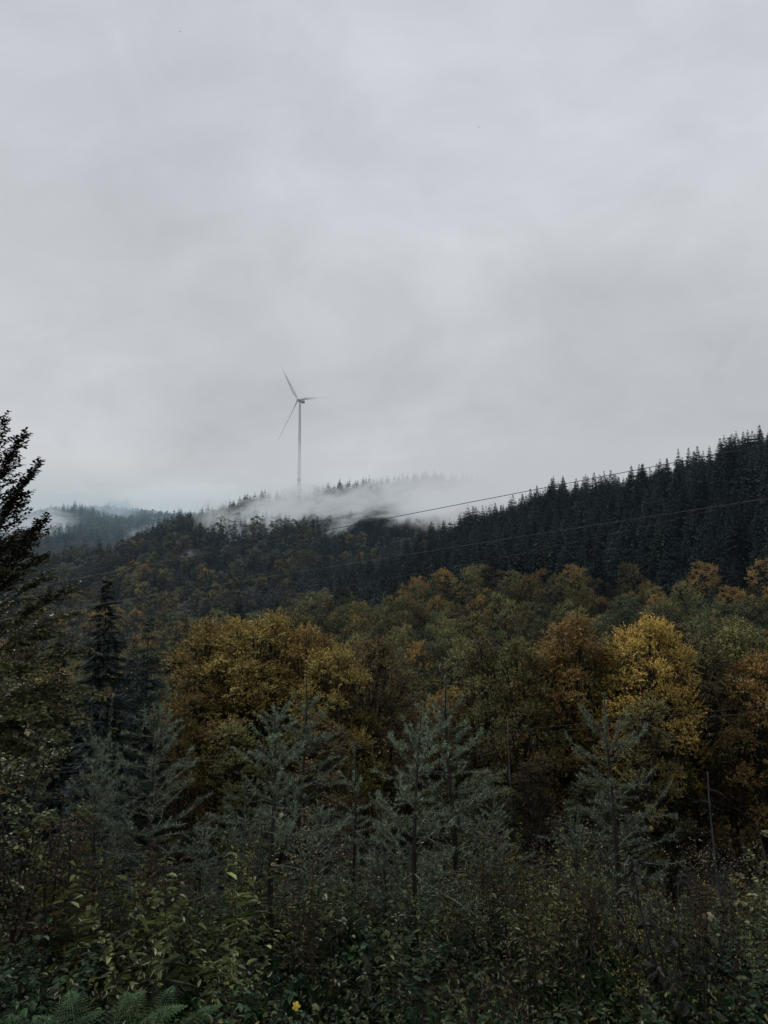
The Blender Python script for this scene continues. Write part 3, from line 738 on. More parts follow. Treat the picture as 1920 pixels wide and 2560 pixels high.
def shrub(seed, H, nst, ll, lw, mats, nb=9, nl=9, spreadr=.5, droop=.3):
    rs = np.random.default_rng(seed); st = Geo(); lv = Geo(); LP = []; LD = []; hh = []
    for k in range(nst):
        az = rs.random() * 6.28; h = H * rs.uniform(.75, 1.05); s = np.linspace(0, 1, 7); d = np.array([math.cos(az), math.sin(az), 0]); sp_ = spreadr * rs.uniform(.1, 1)
        w = rs.normal(size=(7, 3)) * .02 * s[:, None]
        pts = d * (sp_ * s ** 1.2)[:, None] + np.array([0, 0, 1]) * (s * h)[:, None] + w; pts[0, 2] = -.1
        tube(st, pts, .015 * (1 - .82 * s) * H / 1.8 + .001, 5)
        for q in range(nb):
            f = rs.uniform(.3, 1); p = np.array([np.interp(f, s, pts[:, i]) for i in range(3)]); a2 = rs.random() * 6.28; l = H * .24 * (1.15 - f) + .08
            bd = nrm(np.array([math.cos(a2), math.sin(a2), rs.uniform(.2, .9)])); bp = np.array([p, p + bd * l * .5, p + bd * l + [0, 0, -.03]])
            tube(st, bp, [.004, .003, .001], 3)
            for w2 in range(nl):
                g2 = (w2 + rs.random()) / nl; sd = np.cross(bd, [0, 0, 1]) * (1 if w2 % 2 else -1)
                LP.append(p + bd * l * g2); LD.append(bd * .6 + sd * .8 + [0, 0, rs.uniform(-.4, .2)]); hh.append(f * .6 + .4 * g2)
    n = len(LP)
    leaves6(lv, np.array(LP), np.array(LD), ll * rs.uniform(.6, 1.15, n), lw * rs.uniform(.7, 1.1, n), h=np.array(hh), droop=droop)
    return lv.mesh('leaves', mats), st.mesh('stems', [BARK])
def place(nm, label, meshes, x, y, rz, s, group, cat, dz=0.0, partn=('leaves', 'stems')):
    e = link(nm, None, loc=(x, y, float(hgt(x, y)) + dz), rz=rz, s=s)
    for m, pn in zip(meshes, partn): link(pn, m, e)
    tag(e, label, cat, group); return e
def at_px(u, v, lo=2.0, hi=40.0):
    """where the sight line through a pixel meets the ground"""
    for Y in np.arange(lo, hi, .05):
        p = P3(u, v, Y)
        if p[2] <= hgt(p[0], Y): return p[0], Y
    return p[0], hi
# herbs over the bank, denser near
spots = []
for _ in range(6000):
    y = 2.5 + 11.5 * rng.random() ** 1.1; x = rng.uniform(-1, 1) * (.62 * y + .8)
    d = .24 + .022 * y
    if all((x - a) ** 2 + (y - b) ** 2 > d * d for a, b in spots): spots.append((x, y))
    if len(spots) > 420: break
def side_name(u):
    return 'left' if u < 480 else ('centre left' if u < 960 else ('centre right' if u < 1440 else 'right'))
hc = 0
for x, y in sorted(spots, key=lambda q: q[1]):
    u = 960 + F * x / y; n = vnoise(x, y, 3.0, 21) + rng.normal() * .4
    if u < 620: k = [2, 5, 0, 4, 0, 1, 1, 3][int(np.clip((n + 1.4) / 2.8 * 8, 0, 7))]
    elif u < 1150: k = [5, 2, 5, 4, 3, 0, 6, 3][int(np.clip((n + 1.4) / 2.8 * 8, 0, 7))]
    else: k = [5, 4, 2, 4, 3, 6, 3, 7][int(np.clip((n + 1.4) / 2.8 * 8, 0, 7))]
    if y < 3.6 and k in (1, 3, 6, 7): k = [2, 5, 4][int(rng.integers(3))]
    nm, lab, lv, st = HERBS[k]
    s = rng.uniform(.7, 1.15) * (1.0 if y > 4 else .75)
    depth = 'close to the camera' if y < 4.5 else ('midway down the bank' if y < 7.5 else 'far down the bank')
    if hc >= 285: break
    if y < 3.9 and (u < 480): continue
    if 1560 < u < 1880 and y < 3.9 and k not in (5, 4): continue
    place(nm, f'{lab}, {depth}, {side_name(u)}', (lv, st), x, y, rng.random() * 6.28, s, lab + ' clumps on the bank', 'plant'); hc += 1
# shrubs with dark stems
SH = {'grey': shrub(71, 1.8, 3, .10, .055, [UG['greyl']], nb=8, nl=8, spreadr=.45, droop=.7),
      'yellow': shrub(72, 1.6, 5, .055, .032, [UG['yel']], nb=14, nl=10),
      'rust': shrub(73, 1.5, 6, .035, .018, [UG['rusty']], nb=18, nl=12),
      'green': shrub(74, 1.9, 6, .055, .034, [UG['lance']], nb=16, nl=11, spreadr=.7)}
def shrub_px(kind, u, vtop, Y, label, nm='shrub', rz=0):
    p = P3(u, vtop, Y); z0 = float(hgt(p[0], Y)); h0 = {'grey': 1.8, 'yellow': 1.6, 'rust': 1.5, 'green': 1.9}[kind]
    s = max(.4, (p[2] - z0) / h0); place(nm, label, SH[kind], p[0], Y, rz, s, 'shrubs on the bank', 'shrub')
shrub_px('grey', 1680, 2140, 3.9, 'shrub with dark forked stems and drooping grey leaves at right', rz=1)
shrub_px('grey', 1790, 2180, 6.4, 'smaller grey leaved shrub behind the one with forked stems', rz=3)
shrub_px('yellow', 1400, 2160, 5.6, 'yellow leaved shrub left of the lone right sapling', rz=2)
shrub_px('rust', 1450, 2180, 6.6, 'rusty fine leaved shrub beside the lone right sapling', rz=2)
shrub_px('yellow', 1905, 2170, 7.0, 'yellow shrub at the right edge against the dark wood', rz=5)
shrub_px('green', 40, 1900, 6.4, 'tall green shrub at the left edge below the beech', rz=1)
shrub_px('green', -40, 1820, 7.4, 'second green shrub cut by the left edge', rz=4)
shrub_px('rust', 130, 1990, 5.8, 'orange brown shrub with a dark stem at lower left', rz=3)
shrub_px('yellow', 170, 2010, 6.8, 'yellow brown shrub behind the orange brown one at lower left', rz=6)
shrub_px('rust', 400, 2110, 5.2, 'rusty shrub at the foot of the leftmost large sapling', rz=4)
shrub_px('rust', 1250, 2150, 7.2, 'rusty low shrub right of the middle pair', rz=5)
shrub_px('green', 1990, 2040, 3.9, 'green leafy twig shrub poking in at the right edge', rz=2.3)
shrub_px('yellow', 1820, 2190, 8.5, 'low yellow shrub below the pale bare trunk', rz=5)
for i, (u, v, Y) in enumerate(((1650, 2190, 12), (1560, 2170, 14), (1900, 2210, 13), (1350, 2150, 13), (1250, 2120, 15), (1760, 2220, 16), (1480, 2160, 17), (1150, 2130, 13))):
    shrub_px(['rust', 'yellow', 'green'][i % 3], u, v, Y, ['rusty', 'yellowish', 'green'][i % 3] + ' bush far down the bank ' + ['left of the bare trunk', 'behind the lone right sapling', 'at the right edge', 'under the low brown bushy tree', 'right of the middle pair', 'in front of the bare trunk', 'at the edge of the dark wood', 'behind the middle pair'][i], rz=i)

# ferns
def fern():
    rs = np.random.default_rng(5); fr = []
    g = Geo()
    for k in range(8):
        az = k * .785 + rs.normal() * .15; L = .62 * rs.uniform(.8, 1.1); s = np.linspace(0, 1, 26); d = np.array([math.cos(az), math.sin(az), 0]); sd = np.array([-d[1], d[0], 0])
        pts = d * (L * .75 * s)[:, None] + np.array([0, 0, 1]) * (L * (1.05 * s - .55 * s * s))[:, None]
        tube(g, pts, .003 * (1 - .8 * s), 3, h=.3)
        for i in range(2, 26):
            w = .17 * math.sin(min(1, (1 - s[i]) * 1.15 + .03) * math.pi * .62) * (1 if s[i] > .15 else .6)
            for q in (-1, 1):
                pd = nrm(sd * q + d * .35 + [0, 0, -.12]); m = 9
                tt = (np.arange(m) + .5) / m; B = pts[i] + pd * (w * tt)[:, None]
                for z in (-1, 1):
                    leaves(g, B, np.tile(pd * .55 + d * z * .8, (m, 1)), .017 * (1.1 - tt), .0062, up=np.tile([0., 0, 1], (m, 1)), h=.3 + .7 * s[i])
    return g.mesh('fern', [UG['fern']])
FE = fern()
for u, v, s, rz, lab in ((215, 2560, .74, .4, 'bright green fern at the lower left, tallest of the three'), (50, 2600, .62, 1.4, 'green fern at the bottom left corner'), (350, 2610, .60, 2.2, 'green fern frond right of the tallest fern')):
    Y = 2.95; p = P3(u, v, Y); tag(link('fern', FE, loc=(p[0], Y, float(hgt(p[0], Y)) + .30), rz=rz, s=s), lab, 'fern', 'ferns at the lower left')
# arching straw stalk
g = Geo(); s = np.linspace(0, 1, 22); A = P3(1215, 2500, 3.6); B = P3(1065, 2350, 3.6)
pts = np.stack([A[0] + (B[0] - A[0]) * s, 3.6 + 0 * s, A[2] - .25 + (B[2] - A[2] + .27) * (1.25 * s - .25 * s ** 3)], -1); pts[-4:, 2] -= [.002, .01, .022, .045]
tube(g, pts, .0022 * (1 - .5 * s), 4, h=.8); leaves(g, pts[-7:], rng.normal(size=(7, 3)) * .4 + [-1, 0, -.5], .02, .004, h=.9)
tag(link('grass_stalk', g.mesh('grass_stalk', [UG['straw']])), 'single pale arching grass stalk below the middle pair of saplings', 'grass stalk')
# single fallen or hanging leaves
def lobed_leaf(sz):
    g = Geo(); ang = np.linspace(0, 2 * math.pi, 31)[:-1]; r = sz * (.55 + .45 * np.abs(np.cos(ang * 2.5)) ** .7); V = [[0, 0, 0]] + [[r[i] * math.cos(ang[i]), r[i] * math.sin(ang[i]), .25 * sz * math.cos(ang[i] * 2)] for i in range(30)]
    g.add(V, None, [(0, 1 + i, 1 + (i + 1) % 30) for i in range(30)], v=.1, h=.9); return g
PALELEAF = leaf_mat('leaf_pale_cream', (0.40, 0.33, 0.22), (0.46, 0.38, 0.26), (0.5, 0.4, 0.3)); YELLEAF = leaf_mat('leaf_clear_yellow', (0.36, 0.25, 0.04), (0.42, 0.30, 0.05), (0.4, 0.3, 0.05))
for u, v, Y, sz, m, lab in ((1775, 2290, 4.3, .026, PALELEAF, 'pale cream maple leaf caught on a stem at lower right'), (740, 2515, 2.8, .016, YELLEAF, 'clear yellow leaf near the bottom, left of the middle'), (1628, 2070, 5.2, .016, YELLEAF, 'small yellow leaf hanging by the lone right sapling'),
                           (703, 2037, 5.5, .018, PALELEAF, 'small pale leaf caught in the dense sapling'), (70, 1830, 9.5, .045, PALELEAF, 'pale turned leaf low on the beech at left')):
    p = P3(u, v, Y); o = link('fallen_leaf', lobed_leaf(sz).mesh('leaf', [m]), loc=p); o.rotation_euler = (R(60), R(15), R(20)); tag(o, lab, 'leaf', 'single conspicuous leaves')
# low ground cover, nobody could count it
def ground_cover():
    g = Geo(); n = 150000
    y = 1.6 + 24 * rng.random(n) ** 1.6; x = rng.uniform(-1, 1, n) * (.68 * y + 1.2); z = hgt(x, y)
    P = np.stack([x, y, z + rng.random(n) ** 1.5 * (.28 + .012 * y)], -1)
    sz = rng.uniform(.022, .05, n) * (1 + .035 * y)
    patch = vnoise(x, y, 2.2, 33) + rng.normal(size=n) * .35
    for i, (m, lo, hi) in enumerate((('teal', -9, -.5), ('lance', -.5, .35), ('yel', .35, .9), ('rusty', .9, 9))):
        k = (patch >= lo) & (patch < hi)
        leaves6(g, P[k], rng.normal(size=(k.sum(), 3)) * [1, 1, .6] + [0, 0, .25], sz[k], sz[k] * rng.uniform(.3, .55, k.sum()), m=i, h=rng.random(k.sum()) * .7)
    tag(link('ground_cover', g.mesh('ground_cover', [UG['teal'], UG['lance'], UG['yel'], UG['rusty']])), 'low leafy ground cover over the bank', 'ground cover', kind='stuff')
    g = Geo(); n = 26000; y = 2.2 + 7 * rng.random(n) ** 1.3; x = rng.uniform(-1, 1, n) * (.62 * y + .6); z = hgt(x, y)
    k = vnoise(x, y, 1.7, 44) > .15; x, y, z = x[k], y[k], z[k]; n = len(x); L = rng.uniform(.18, .5, n)
    leaves6(g, np.stack([x, y, z], -1), rng.normal(size=(n, 3)) * [.45, .45, 0] + [0, 0, 1], L, .006, h=rng.random(n), droop=.35)
    tag(link('grass', g.mesh('grass', [UG['fern']])), 'thin green grass blades between the herbs', 'grass', kind='stuff')
ground_cover()

# ---------------------------------------------------------------- wind turbine
def paint(name, c): return noise_mat(name, c, tuple(q * .9 for q in c), .08, rough=.45, spec=.4)
WHITE = paint('turbine_paint', (.68, .74, .74)); BAND = paint('turbine_band', (.30, .29, .31))
def turbine():
    Y = 1000.; hub = P3(744, 996, Y); tx = P3(750, 1000, Y)[0]; zb = float(hgt(tx, Y)) - 2; ztop = P3(750, 1004, Y)[2]
    e = link('wind_turbine', None, loc=(tx, Y, zb)); H = ztop - zb
    g = Geo(); n = 24; t = np.linspace(0, 1, n); rad = 3.4 - 1.55 * np.minimum(1, t * 1.0)
    rad = np.where(t < .35, 3.3 - .9 * t / .35, 2.4 - .75 * (t - .35) / .65)
    tube(g, np.stack([0 * t, 0 * t, t * H], -1), rad, 32); link('tower', g.mesh('tower', [WHITE], True), e)
    zband = P3(750, 1200, Y)[2] - zb; g = Geo(); tube(g, [(0, 0, zband - 1.5), (0, 0, zband + 1.5)], np.interp(zband, t * H, rad) + .06, 32, cap=False); link('painted_band', g.mesh('band', [BAND], True), e)
    psi = R(27); nax = np.array([-math.sin(psi), -math.cos(psi), 0]); Pv = np.array([math.cos(psi), -math.sin(psi), 0]); Zv = np.array([0, 0, 1.])
    c = np.array([0, 0, H + 1.6]); hubp = c + nax * 5.2
    # nacelle: box with rounded long edges, lofted along its axis
    g = Geo(); sec = []
    for (s, w, h) in ((-4.2, 1.5, 1.5), (-3.6, 2.0, 2.0), (2, 2.25, 2.3), (8, 2.2, 2.2), (9.6, 1.9, 2.0), (10, 1.4, 1.5)):
        ang = np.arange(16) / 16 * 2 * math.pi; cx = np.sign(np.cos(ang)) * np.abs(np.cos(ang)) ** .45 * w; cz = np.sign(np.sin(ang)) * np.abs(np.sin(ang)) ** .45 * h
        sec.append(c - nax * s + cx[:, None] * Pv + cz[:, None] * Zv)
    V = np.concatenate(sec); i = np.arange(5)[:, None] * 16; j = np.arange(16)[None]; j2 = (j + 1) % 16
    Q = np.stack([i + j, i + 16 + j, i + 16 + j2, i + j2], -1).reshape(-1, 4)
    k = len(V); V = np.vstack([V, c + nax * 4.2, c - nax * 10]); T = [(k, q, (q + 1) % 16) for q in range(16)] + [(k + 1, 80 + (q + 1) % 16, 80 + q) for q in range(16)]
    g.add(V, Q, T); link('nacelle', g.mesh('nacelle', [paint('nacelle_paint', (.40, .41, .42))], True), e)
    ro = link('rotor', None, e); ro.location = tuple(hubp)
    g = Geo(); tube(g, [-nax * 1.6, nax * 0, nax * 1.2, nax * 2.2, nax * 2.7], [1.9, 2.0, 1.7, 1.0, .3], 20); link('hub', g.mesh('hub', [WHITE], True), ro)
    for a in (R(93), R(211), R(331)):
        d = Pv * math.sin(a) + Zv * math.cos(a); ch = np.cross(nax, d); g = Geo(); st_ = []
        for (r, cw, th, tw) in ((1.5, 1.1, 1.1, 0), (5, 1.5, 1.0, 25), (13, 2.4, .6, 18), (30, 1.7, .35, 9), (50, 1.05, .2, 4), (64, .6, .1, 1), (68, .12, .04, 0)):
            w = R(tw + 22); cdir = ch * math.cos(w) + nax * math.sin(w); tdir = np.cross(d, cdir); an = np.arange(10) / 10 * 2 * math.pi
            cw *= .82; st_.append(d * r + (np.cos(an) * cw)[:, None] * cdir + (np.sin(an) * th)[:, None] * tdir + cdir * (cw * .35 if r > 8 else 0))
        V = np.concatenate(st_); i = np.arange(6)[:, None] * 10; j = np.arange(10)[None]; j2 = (j + 1) % 10
        g.add(V, np.stack([i + j, i + j2, i + 10 + j2, i + 10 + j], -1).reshape(-1, 4)); link('blade', g.mesh('blade', [WHITE], True), ro)
    tag(e, 'pale three bladed wind turbine on the misty ridge, blade tips lost in cloud', 'wind turbine')
turbine()

# ---------------------------------------------------------------- power cables
CABLE = noise_mat('cable_metal', (.035, .036, .038), (.07, .07, .072), 2.0, rough=.5)
CABLE_LIT = noise_mat('cable_lit', (.07, .07, .07), (.13, .13, .125), 2.0, rough=.5)  # paler copy of the cable metal, light painted into its colour
def cable(pts, Y0, Y1, r, label, m):
    us = np.array([p[0] for p in pts]); vs = np.array([p[1] for p in pts]); c = np.polyfit(us, vs, 2)
    u = np.linspace(-500, 2500, 120); Yd = np.interp(u, [0, 1920], [Y0, Y1]); g = Geo()
    tube(g, np.array([P3(a, np.polyval(c, a), y) for a, y in zip(u, Yd)]), r, 5)
    tag(link('power_cable', g.mesh('cable', [m], True)), label, 'power cable', 'power cables crossing the valley')
cable([(60, 1472), (480, 1393), (960, 1298), (1440, 1202), (1920, 1112)], 36, 28, .014, 'topmost power cable, crossing the mist and the right ridge line', CABLE)
cable([(200, 1520), (480, 1470), (960, 1397), (1440, 1321), (1920, 1246)], 36, 28, .010, 'second power cable from the top, over the spruce slope', CABLE_LIT)
cable([(620, 1500), (1020, 1442), (1440, 1352), (1830, 1264)], 40, 32, .009, 'faint power cable just under the second one', CABLE)
cable([(87, 1925), (208, 1917), (822, 1865), (1209, 1833), (1539, 1801), (1920, 1763)], 22, 20, .0036, 'upper one of the two thin wires low in the photo', CABLE_LIT)
cable([(87, 1934), (215, 1927), (822, 1878), (1209, 1843), (1539, 1814), (1920, 1779)], 22, 20, .0036, 'lower one of the two thin wires low in the photo', CABLE_LIT)

# ---------------------------------------------------------------- birds
BIRD = noise_mat('bird_dark', (.02, .02, .022), (.05, .05, .055), 8.0)
def bird(u, v, label, Y=150.):
    g = Geo(); s = np.linspace(-1, 1, 7)
    tube(g, np.stack([s * .14, 0 * s, .01 * s], -1), .045 * (1 - s * s) + .006, 6)
    for q in (-1, 1): g.add([(0.05, 0, .02), (-.06, 0, .02), (-.07, q * .17, .07), (-.10, q * .36, .02), (-.03, q * .30, .04), (0.02, q * .16, .08)], [(0, 1, 2, 5), (5, 2, 3, 4)])
    g.add([(-.12, -.02, 0), (-.12, .02, 0), (-.22, .045, 0), (-.22, -.045, 0)], [(0, 1, 2, 3)])
    o = link('bird', g.mesh('bird', [BIRD]), loc=P3(u, v, Y), rz=R(70)); tag(o, label, 'bird')
bird(1198, 318, 'tiny dark bird high in the clouds, the right one'); bird(450, 79, 'tiny faint bird near the top left of the sky', 190.)

# ---------------------------------------------------------------- mist and haze volumes, glowing in place of scattered light
def mist_mat(name, dens, col, scale=2.2, thr=.38, edge=1.0, stretch=(1, 1, 1), warp=.6, rot=(0, 0, 0), soft=.30, rough=.58):
    m, nt, N, L = mat(name); out = N.new('ShaderNodeOutputMaterial')
    tc = N.new('ShaderNodeTexCoord'); ln = N.new('ShaderNodeVectorMath'); ln.operation = 'LENGTH'; L.new(tc.outputs['Object'], ln.inputs[0])
    mp = N.new('ShaderNodeMapping'); mp.inputs['Scale'].default_value = stretch; mp.inputs['Rotation'].default_value = rot
    oi = N.new('ShaderNodeObjectInfo'); sc = N.new('ShaderNodeVectorMath'); sc.operation = 'ADD'
    ml = N.new('ShaderNodeMath'); ml.operation = 'MULTIPLY'; ml.inputs[1].default_value = 37.; L.new(oi.outputs['Random'], ml.inputs[0])
    L.new(tc.outputs['Object'], mp.inputs[0]); L.new(mp.outputs[0], sc.inputs[0]); L.new(ml.outputs[0], sc.inputs[1])
    n = N.new('ShaderNodeTexNoise'); n.inputs['Scale'].default_value = scale; n.inputs['Detail'].default_value = 4; n.inputs['Distortion'].default_value = warp; n.inputs['Roughness'].default_value = rough
    L.new(sc.outputs[0], n.inputs['Vector'])
    fo = N.new('ShaderNodeMapRange'); fo.inputs[1].default_value = 1.0; fo.inputs[2].default_value = 0.15; fo.inputs[3].default_value = -.42 * edge; fo.inputs[4].default_value = .14
    L.new(ln.outputs['Value'], fo.inputs[0])
    ad = N.new('ShaderNodeMath'); ad.operation = 'ADD'; L.new(n.outputs['Fac'], ad.inputs[0]); L.new(fo.outputs[0], ad.inputs[1])
    mr = N.new('ShaderNodeMapRange'); mr.interpolation_type = 'SMOOTHSTEP'; mr.inputs[1].default_value = thr; mr.inputs[2].default_value = thr + soft; mr.inputs[4].default_value = dens
    L.new(ad.outputs[0], mr.inputs[0])
    em = N.new('ShaderNodeEmission'); em.inputs[0].default_value = (*col, 1); L.new(mr.outputs[0], em.inputs[1])  # emission stands in for skylight scattered by the mist
    ab = N.new('ShaderNodeVolumeAbsorption'); ab.inputs[0].default_value = (0, 0, 0, 1); L.new(mr.outputs[0], ab.inputs[1])
    ads = N.new('ShaderNodeAddShader'); L.new(em.outputs[0], ads.inputs[0]); L.new(ab.outputs[0], ads.inputs[1]); L.new(ads.outputs[0], out.inputs['Volume'])
    return m
def lin(c): return tuple(((q / 255 + .055) / 1.055) ** 2.4 if q > 10 else q / 255 / 12.92 for q in c)
SKYC = lin((191, 195, 200))
def sphere_mesh(name, m):
    g = Geo(); nu, nv = 20, 12; V = [(0, 0, 1.)]
    for i in range(1, nv):
        for j in range(nu): a = i * math.pi / nv; b = j * 2 * math.pi / nu; V.append((math.sin(a) * math.cos(b), math.sin(a) * math.sin(b), math.cos(a)))
    V.append((0, 0, -1.)); Q = []; T = []
    for j in range(nu): T.append((0, 1 + j, 1 + (j + 1) % nu)); k = 1 + (nv - 2) * nu; T.append((k + (j + 1) % nu, k + j, len(V) - 1))
    for i in range(nv - 2):
        for j in range(nu): a = 1 + i * nu; Q.append((a + j, a + nu + j, a + nu + (j + 1) % nu, a + (j + 1) % nu))
    g.add(np.array(V) * 1.0, Q, T); return g.mesh(name, [m], True)
def mist(u, v, Y, wu, hv, dep, label, m, tilt=0.0):
    o = link('mist_bank', sphere_mesh('mist_bank', m), loc=P3(u, v, Y)); o.scale = (wu / F * Y, dep, hv / F * Y); o.rotation_euler = (0, R(tilt), 0)
    tag(o, label, 'mist', kind='stuff')
MT = 1.0
mist(700, 1272, 735, 270, 70, 60, 'white mist bank drifting along the middle ridge', mist_mat('mist_ridge', .055, (.44, .475, .49), 1.9, thr=.29, soft=.30, rough=.68, warp=1.6, stretch=(1.7, 1.2, 1.1), rot=(0, R(35), 0)), -12)
mist(905, 1252, 745, 260, 72, 55, 'thicker mist rolling over the ridge right of the turbine', mist_mat('mist_roll', .050, (.44, .47, .49), 1.9, thr=.30, soft=.30, rough=.68, warp=1.6, stretch=(1.6, 1.2, 1.1), rot=(0, R(30), 0)), -14)
mist(1080, 1262, 735, 230, 80, 60, 'torn mist below the low cloud right of the turbine', mist_mat('mist_torn', .040, (.46, .49, .51), 1.8, thr=.28, soft=.34, rough=.68, warp=1.6, stretch=(1.5, 1.2, 1.2), rot=(0, R(20), 0)), -6)
mist(540, 1300, 715, 110, 100, 40, 'upright mist wisps at the left end of the middle ridge', mist_mat('mist_upright', .050, (.36, .40, .42), 2.0, thr=.38, soft=.30, rough=.68, warp=1.6, stretch=(2.2, 1.3, .8), rot=(0, R(20), 0)), 12)
mist(660, 1322, 700, 150, 44, 40, 'thin mist trailing down the slope left of the turbine', mist_mat('mist_trail', .042, (.33, .37, .39), 2.2, thr=.36, soft=.32, rough=.7, warp=1.8, stretch=(1.5, 1.2, 1), rot=(0, R(30), 0)), -32)
mist(860, 1312, 700, 130, 36, 40, 'thin mist trailing down the slope right of the turbine', mist_mat('mist_shred', .042, (.33, .37, .39), 2.2, thr=.38, soft=.32, rough=.7, warp=1.8, stretch=(1.5, 1.2, 1), rot=(0, R(30), 0)), -30)
mist(1230, 1222, 690, 330, 135, 75, 'low cloud covering the ridge right of the turbine', mist_mat('cloud_ridge', .030, SKYC, 1.4, thr=.04, soft=.50, stretch=(1.6, 1.2, 1.2)), 0)
mist(1420, 1195, 660, 330, 120, 80, 'low cloud behind the right spur', mist_mat('cloud_spur', .030, SKYC, 1.4, thr=.04, soft=.50, stretch=(1.3, 1, 1)), 0)
mist(735, 1236, 880, 150, 34, 40, 'pale mist hiding the crest around the turbine foot', mist_mat('mist_foot', .045, (.50, .52, .545), 1.9, stretch=(1.8, 1.3, 1.2), thr=.24, soft=.36, rough=.64, warp=1.2), -8)
mist(400, 1330, 960, 170, 50, 60, 'thin mist rags between the middle and the far hill', mist_mat('mist_rags', .040, (.34, .39, .42), 2.2, stretch=(1.8, 1.2, 1), thr=.38, soft=.3, rough=.68, warp=1.6), -15)
mist(930, 1215, 880, 190, 42, 40, 'thin mist wisps over the ridge tree tops', mist_mat('mist_tops', .030, (.48, .505, .53), 2.0, stretch=(2.2, 1.4, 1.3), thr=.34, soft=.4), -15)
mist(585, 1335, 690, 100, 62, 40, 'wispy mist tongue hanging below the ridge', mist_mat('mist_tongue', .045, (.30, .35, .37), 2.0, stretch=(1.8, 1.3, 1), thr=.36, soft=.3, rough=.68, warp=1.6), 20)
mist(470, 1388, 560, 70, 26, 22, 'small mist wisp above the lower wood', mist_mat('mist_small', .045, (.22, .26, .29), 2.0, stretch=(2, 1, 1), thr=.42, soft=.34, rough=.66, warp=1.4), -30)
mist(60, 1335, 1130, 190, 85, 70, 'mist bank at the foot of the far hill', mist_mat('mist_far_foot', .040, (.46, .50, .53), 1.9, stretch=(1.6, 1.2, 1), thr=.28, soft=.32, rough=.66, warp=1.4, rot=(0, R(-30), 0)), -20)
mist(185, 1256, 1330, 150, 36, 60, 'mist cap on top of the far hill', mist_mat('mist_cap', .036, SKYC, 1.5, stretch=(1.8, 1.2, 1), thr=.22, soft=.42), 0)
mist(290, 1275, 1270, 120, 50, 50, 'faint mist streaks on the far hill side', mist_mat('mist_streak', .034, (.34, .40, .44), 2.2, stretch=(2.0, 1.2, .8), thr=.36, soft=.3, rough=.66, warp=1.4, rot=(0, R(-25), 0)), 0)
mist(450, 1225, 1720, 280, 62, 70, 'bright low cloud behind the far ridge', mist_mat('cloud_bright', .020, (.70, .72, .74), 2.0, stretch=(1.5, 1, 1.5), thr=.30, soft=.4, rough=.64, warp=1.2), 0)
TIPC = lin((194, 197, 201))
mist(684, 884, 955, 95, 88, 34, 'cloud hiding the upper blade tip', mist_mat('cloud_tip_a', .085, TIPC, .9, thr=.10, soft=.5), 0)
mist(846, 985, 955, 112, 70, 34, 'cloud hiding the right blade tip', mist_mat('cloud_tip_b', .085, TIPC, .9, thr=.10, soft=.5), 0)
mist(670, 1150, 955, 80, 75, 34, 'cloud hiding the lower blade tip', mist_mat('cloud_tip_c', .07, TIPC, .9, thr=.10, soft=.5), 0)
mist(748, 1160, 950, 120, 105, 34, 'thin cloud veiling the turbine tower', mist_mat('cloud_tower', .022, TIPC, .9, thr=.15, soft=.5), 0)
# blue haze between the camera and the far hills: one even block of air, its glow standing in for scattering
def haze_block(box, sig, col, label):
    x0, x1, y0, y1, z0, z1 = box; g = Geo()
    g.add([(x0, y0, z0), (x1, y0, z0), (x1, y1, z0), (x0, y1, z0), (x0, y0, z1), (x1, y0, z1), (x1, y1, z1), (x0, y1, z1)], [(0, 3, 2, 1), (4, 5, 6, 7), (0, 1, 5, 4), (1, 2, 6, 5), (2, 3, 7, 6), (3, 0, 4, 7)])
    m, nt, N, L = mat('haze'); out = N.new('ShaderNodeOutputMaterial'); em = N.new('ShaderNodeEmission'); ab = N.new('ShaderNodeVolumeAbsorption'); ads = N.new('ShaderNodeAddShader')
    em.inputs[0].default_value = (*col, 1); em.inputs[1].default_value = sig; ab.inputs[0].default_value = (0, 0, 0, 1); ab.inputs[1].default_value = sig
    L.new(em.outputs[0], ads.inputs[0]); L.new(ab.outputs[0], ads.inputs[1]); L.new(ads.outputs[0], out.inputs['Volume'])
    tag(link('haze', g.mesh('haze', [m])), label, 'haze', kind='stuff')
haze_block((-1500, 1500, 62, 1620, -60, 260), 0.55e-4, (.26, .38, .52), 'thin blue haze filling the valley air')
haze_block((-1480, 1480, 1010, 1600, -55, 178), 8.0e-4, (.29, .42, .48), 'denser blue haze in front of the far hill')

# ---------------------------------------------------------------- sky, sun, camera
w = bpy.data.worlds.new('World'); SC.world = w; w.use_nodes = True; nt = w.node_tree; N = nt.nodes; L = nt.links; N.clear()
out = N.new('ShaderNodeOutputWorld'); sky = N.new('ShaderNodeTexSky'); sky.sky_type = 'NISHITA'; sky.sun_disc = False
SE, SR = R(50), R(-62)
sky.sun_elevation = SE; sky.sun_rotation = SR
bg1 = N.new('ShaderNodeBackground'); L.new(sky.outputs[0], bg1.inputs[0]); bg1.inputs[1].default_value = .08
tc = N.new('ShaderNodeTexCoord'); mp = N.new('ShaderNodeMapping'); mp.inputs['Scale'].default_value = (1.0, 1.0, 1.7); mp.inputs['Location'].default_value = (3.1, .4, .7)
L.new(tc.outputs['Generated'], mp.inputs[0])
n1 = N.new('ShaderNodeTexNoise'); n1.inputs['Scale'].default_value = 2.3; n1.inputs['Detail'].default_value = 5; n1.inputs['Roughness'].default_value = .52; n1.inputs['Distortion'].default_value = .5; L.new(mp.outputs[0], n1.inputs['Vector'])
sx = N.new('ShaderNodeSeparateXYZ'); L.new(tc.outputs['Generated'], sx.inputs[0])
rp = N.new('ShaderNodeValToRGB'); L.new(sx.outputs['Z'], rp.inputs[0]); el = rp.color_ramp.elements
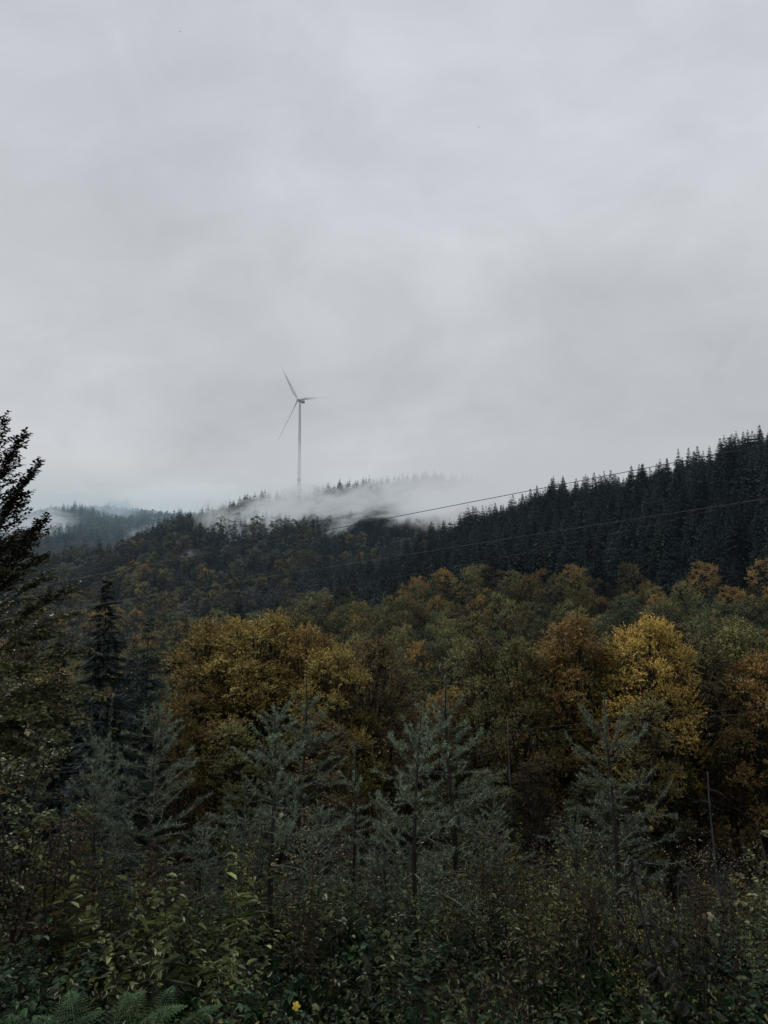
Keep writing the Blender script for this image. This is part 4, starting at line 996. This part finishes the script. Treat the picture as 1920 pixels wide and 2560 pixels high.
def lin(c): return tuple(((q / 255 + .055) / 1.055) ** 2.4 if q > 10 else q / 255 / 12.92 for q in c)
stops = [(0.0, (210, 211, 210)), (.11, (206, 207, 207)), (.20, (199, 200, 203)), (.36, (200, 202, 206)), (.60, (205, 207, 214)), (1.0, (206, 208, 216))]
el[0].position = 0; el[0].color = (*lin(stops[0][1]), 1); el[1].position = 1; el[1].color = (*lin(stops[-1][1]), 1)
for p_, c_ in stops[1:-1]: q = el.new(p_); q.color = (*lin(c_), 1)
md = N.new('ShaderNodeMapRange'); md.inputs[1].default_value = .3; md.inputs[2].default_value = .7; md.inputs[3].default_value = .87; md.inputs[4].default_value = 1.13; L.new(n1.outputs['Fac'], md.inputs[0])
n2 = N.new('ShaderNodeTexNoise'); n2.inputs['Scale'].default_value = 7.0; n2.inputs['Detail'].default_value = 7; n2.inputs['Roughness'].default_value = .6; n2.inputs['Distortion'].default_value = .8; L.new(mp.outputs[0], n2.inputs['Vector'])
md2 = N.new('ShaderNodeMapRange'); md2.inputs[1].default_value = .3; md2.inputs[2].default_value = .7; md2.inputs[3].default_value = .965; md2.inputs[4].default_value = 1.055; L.new(n2.outputs['Fac'], md2.inputs[0])
mm = N.new('ShaderNodeMath'); mm.operation = 'MULTIPLY'; L.new(md.outputs[0], mm.inputs[0]); L.new(md2.outputs[0], mm.inputs[1])
vm = N.new('ShaderNodeVectorMath'); vm.operation = 'SCALE'; L.new(rp.outputs[0], vm.inputs[0]); L.new(mm.outputs[0], vm.inputs['Scale'])
bg2 = N.new('ShaderNodeBackground'); L.new(vm.outputs[0], bg2.inputs[0])
mxs = N.new('ShaderNodeMixShader'); mxs.inputs[0].default_value = .97; L.new(bg1.outputs[0], mxs.inputs[1]); L.new(bg2.outputs[0], mxs.inputs[2]); L.new(mxs.outputs[0], out.inputs[0])
sun = bpy.data.lights.new('sun', 'SUN'); sun.energy = 1.5; sun.angle = R(11); sun.color = (1, .97, .92)
so = bpy.data.objects.new('sun', sun); COL.objects.link(so)
sd = Vector((math.sin(SR) * math.cos(SE), math.cos(SR) * math.cos(SE), math.sin(SE))); so.rotation_euler = sd.to_track_quat('Z', 'Y').to_euler(); so.location = (0, 0, 400)

cam = bpy.data.cameras.new('camera'); co = bpy.data.objects.new('camera', cam); COL.objects.link(co); SC.camera = co
co.location = (0, 0, 0); co.rotation_euler = (R(90) + PITCH, 0, 0)
cam.sensor_fit = 'VERTICAL'; cam.sensor_height = 36; cam.lens = F / 2560 * 36; cam.clip_start = .05; cam.clip_end = 20000
SC.view_settings.view_transform = 'Standard'; SC.view_settings.look = 'None'; SC.view_settings.exposure = 0; SC.view_settings.gamma = 1
C = SC.cycles; C.max_bounces = 4; C.diffuse_bounces = 2; C.glossy_bounces = 1; C.transmission_bounces = 2; C.volume_bounces = 0; C.transparent_max_bounces = 8
C.use_denoising = True; C.volume_step_rate = 1.0; C.volume_max_steps = 128; C.use_adaptive_sampling = True; C.adaptive_threshold = .02
C.sample_clamp_indirect = 3
